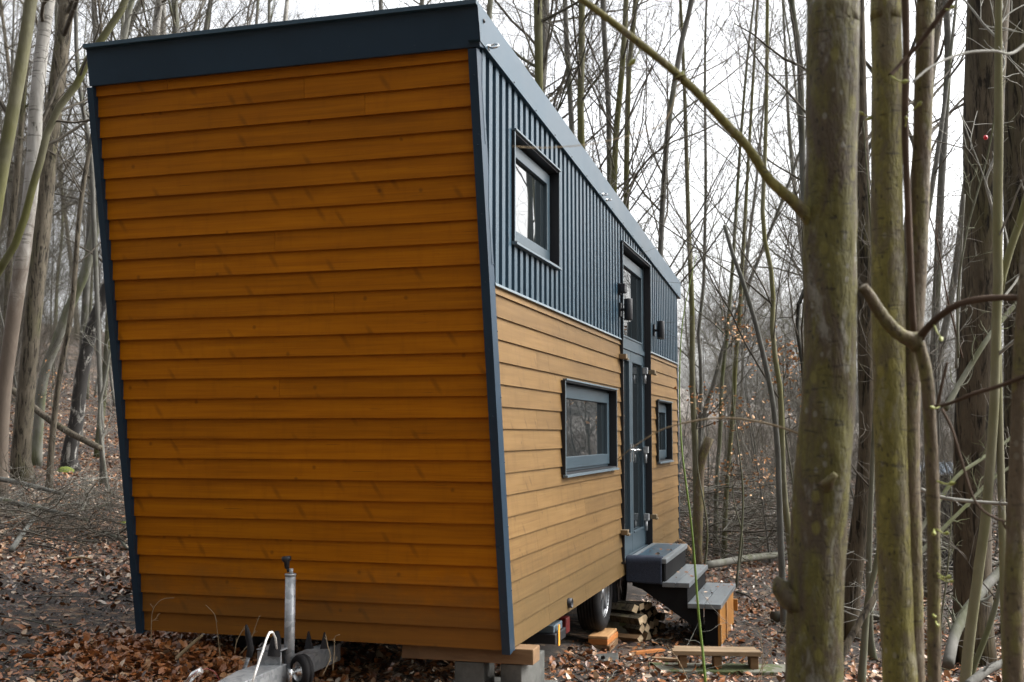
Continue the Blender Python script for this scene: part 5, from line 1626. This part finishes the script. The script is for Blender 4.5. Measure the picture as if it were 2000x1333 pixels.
def log(name, label, a, b, r0, r1, mat, cat='log', lift=.0, twigs=0, bend=.05):
    da, pa = ghit(*a); db, pb = ghit(*b)
    pa[2] += r0 * .6 + lift; pb[2] += r1 * .6 + lift
    mid = (pa + pb) / 2 + np.array([random.uniform(-bend, bend), random.uniform(-bend, bend), .02])
    path = smooth_path([pa, mid, pb], 18)
    V, F = trunk_geo(path - pa, np.linspace(r0, r1, 18), 10, .06)
    o = np_object(name, V, F, M[mat]); o.location = tuple(pa)
    return tag(o, label, cat)
log('fallen_branch', 'short pale stick lying tilted at the front of the brush left of the house', (22, 1086), (68, 1020), .028, .024, 'bark_stick', 'branch', .04)
log('fallen_branch', 'long grey branch lying along the top of the brush left of the house', (-40, 972), (120, 1010), .04, .025, 'bark_stick', 'branch', .28)
log('fallen_branch', 'second long grey branch in the brush, below the first', (-40, 1000), (170, 1045), .04, .022, 'bark_stick', 'branch', .16)
log('fallen_branch', 'thin bent branch coming out of the brush towards the house corner', (200, 1050), (248, 1082), .02, .012, 'bark_stick', 'branch', .05)
log('fallen_branch', 'small tan stick lying on the leaves left of the house', (128, 1098), (180, 1098), .012, .009, 'stem_dry', 'branch', .02)
log('fallen_log', 'long pale log lying in the leaves behind the steps', (1380, 1118), (1560, 1092), .055, .045, 'bark_pale', 'log', .06)
log('fallen_log', 'dark log lying behind the big foreground trunk', (1510, 1220), (1740, 1216), .06, .05, 'bark_dark', 'log', .03)
log('fallen_branch', 'pale branch leaning down towards the top step', (1322, 1070), (1356, 1105), .028, .02, 'timber_new', 'branch', .12)
log('fallen_branch', 'bent dark stick on the leaves right of the lowest step', (1436, 1160), (1476, 1190), .012, .008, 'bark_dark', 'branch', .02)
bare_stem('leaning_log', 'fallen mossy trunk leaning behind the ridged brown tree', [(25, 762), (80, 808), (130, 842), (196, 876)], 18.5, 17, .055, .05, 'bark_oak', 'log')
# forked stick under the left front edge of the house
bare_stem('forked_stick', 'pale forked stick propped on the leaf heap under the front wall', [(345, 1286), (362, 1270), (382, 1252), (396, 1241)], 6.7, 6.75, .012, .009, 'stem_dry', 'stick', twigs=3)
# the branch lying on the roof
P = [np.array([-4.15, 6.2, zeave(6.2) + .235]), np.array([-3.9, 6.1, zeave(6.1) + .26]), np.array([-3.6, 6.0, zeave(6.0) + .26]), np.array([-3.35, 5.95, zeave(5.95) + .228])]
path = smooth_path([at(230, 86, 6.9), at(262, 76, 6.9), at(300, 72, 6.9), at(340, 73, 6.9)], 16)
V, F = trunk_geo(path - path[0], np.linspace(.006, .011, 16), 8, .05)
o = np_object('roof_branch', V, F, M['bark_dark']); o.location = tuple(path[0]); tag(o, 'dark bent branch lying on the left front edge of the roof', 'branch')

# dry stems in front of the house
for (lab, pts, d) in (('dry stem with a bent tip in front of the left end of the front wall', [(295, 1256), (297, 1200), (306, 1180), (320, 1170), (340, 1168)], 6.55),
                      ('dry forked stem left of the brake lever', [(430, 1283), (424, 1230), (420, 1203), (412, 1192), (402, 1182)], 6.4),
                      ('thin dry stem just left of the brake lever', [(458, 1278), (462, 1255), (470, 1238), (478, 1224)], 6.3),
                      ('thin dry stem just right of the brake lever', [(470, 1278), (488, 1255), (497, 1230), (505, 1208)], 6.3),
                      ('dry curling stem over the drawbar', [(630, 1320), (645, 1285), (640, 1262), (636, 1240)], 6.1),
                      ('dry hooked stem right of the drawbar lugs', [(650, 1310), (653, 1270), (654, 1245), (664, 1240)], 6.3),
                      ('dry stem standing in front of the bench', [(1478, 1330), (1490, 1290), (1484, 1240), (1478, 1225)], 7.3),
                      ('dry forked stem leaning right of the bench', [(1485, 1330), (1494, 1290), (1520, 1250), (1535, 1220)], 7.2),
                      ('tan bent stem left of the green shoot', [(1344, 1330), (1330, 1300), (1318, 1280), (1303, 1262)], 6.2)):
    bare_stem('dry_stem', lab, pts, d, d, .0028, .0016, 'stem_dry', 'dry stem', n=20, sides=5, twigs=2)

# moss cushions on the slope
for (u, v, r, lab) in ((128, 922, .16, 'moss cushion at the foot of the black birch'), (245, 1023, .08, 'moss cushion beside the left corner trim of the house')):
    d, p = ghit(u, v); m = MB()
    m.lathe([(0, .6 * r), (r * .5, .52 * r), (r * .85, .3 * r), (r, 0)], p, (.05, .02, 1), 18)
    tag(m.build('moss_cushion', M['moss']), lab, 'moss')

# dark shelter far behind the trunks on the right
def shed():
    x, y = polar(1832, 15.5)
    g = gz(x, y)
    root = empty('shelter', (x, y, g), 'low dark shelter with a grey corrugated roof behind the right hand trunks', 'shed')
    m = MB(); m.box(x - .42, x + .40, y - .3, y + .5, g - .05, g + 1.36)
    m.build('wall', M['black'], root, bevel=.01)
    m = MB()
    n = 26
    for i in range(n):
        a, b = x - .50 + i * 1.0 / n, x - .50 + (i + 1) * 1.0 / n
        za, zb_ = (.018 if i % 2 else 0), (0 if i % 2 else .018)
        m.face_mesh([(a, y - .45, g + 1.39 + za), (b, y - .45, g + 1.39 + zb_), (b, y + .6, g + 1.52 + zb_), (a, y + .6, g + 1.52 + za)], [(0, 1, 2, 3)], True)
    m.build('roof', M['anthracite'], root)
shed()

# red rose hip on a twig in front of the ridged trunk
p = at(1925, 269, 6.45); m = MB(); m.lathe([(0, -.015), (.010, -.010), (.0125, 0), (.009, .011), (0, .015)], p, (0, 0, 1), 12)
rh = tag(m.build('rose_hip', M['berry']), 'single red rose hip in front of the dark ridged trunk', 'berry')
m = MB(); m.tube([p + np.array([0, 0, .013]), p + np.array([.03, 0, .05]), at(1948, 290, 6.5)], [.0022, .0025, .004], 6); m.build('stalk', M['twig_pale'], rh)
# wooded hill far beyond the gap
def hill():
    n = 80
    us = np.linspace(-40, 120, n)
    rows = []
    for k_, (dd, f) in enumerate(((150, 0), (175, .55), (210, 1.0), (260, .7))):
        for i, u in enumerate(us):
            h = 5 * f * (.6 + .4 * sin(i * .13 + 1)) + (.6 * rng.random() if f else 0)
            rows.append((u, dd + 8 * sin(i * .2), -1 + float(gz(u, dd)) + h))
    V = np.array(rows)
    F = np.array([(k_ * n + i, k_ * n + i + 1, (k_ + 1) * n + i + 1, (k_ + 1) * n + i) for k_ in range(3) for i in range(n - 1)])
    tag(np_object('hill', V, F, M['hill']), kind='structure')
hill()

# prototypes that were never placed are removed
for i, (t, c, H) in enumerate(PROT):
    if i not in protos_used:
        bpy.data.objects.remove(t); bpy.data.objects.remove(c)
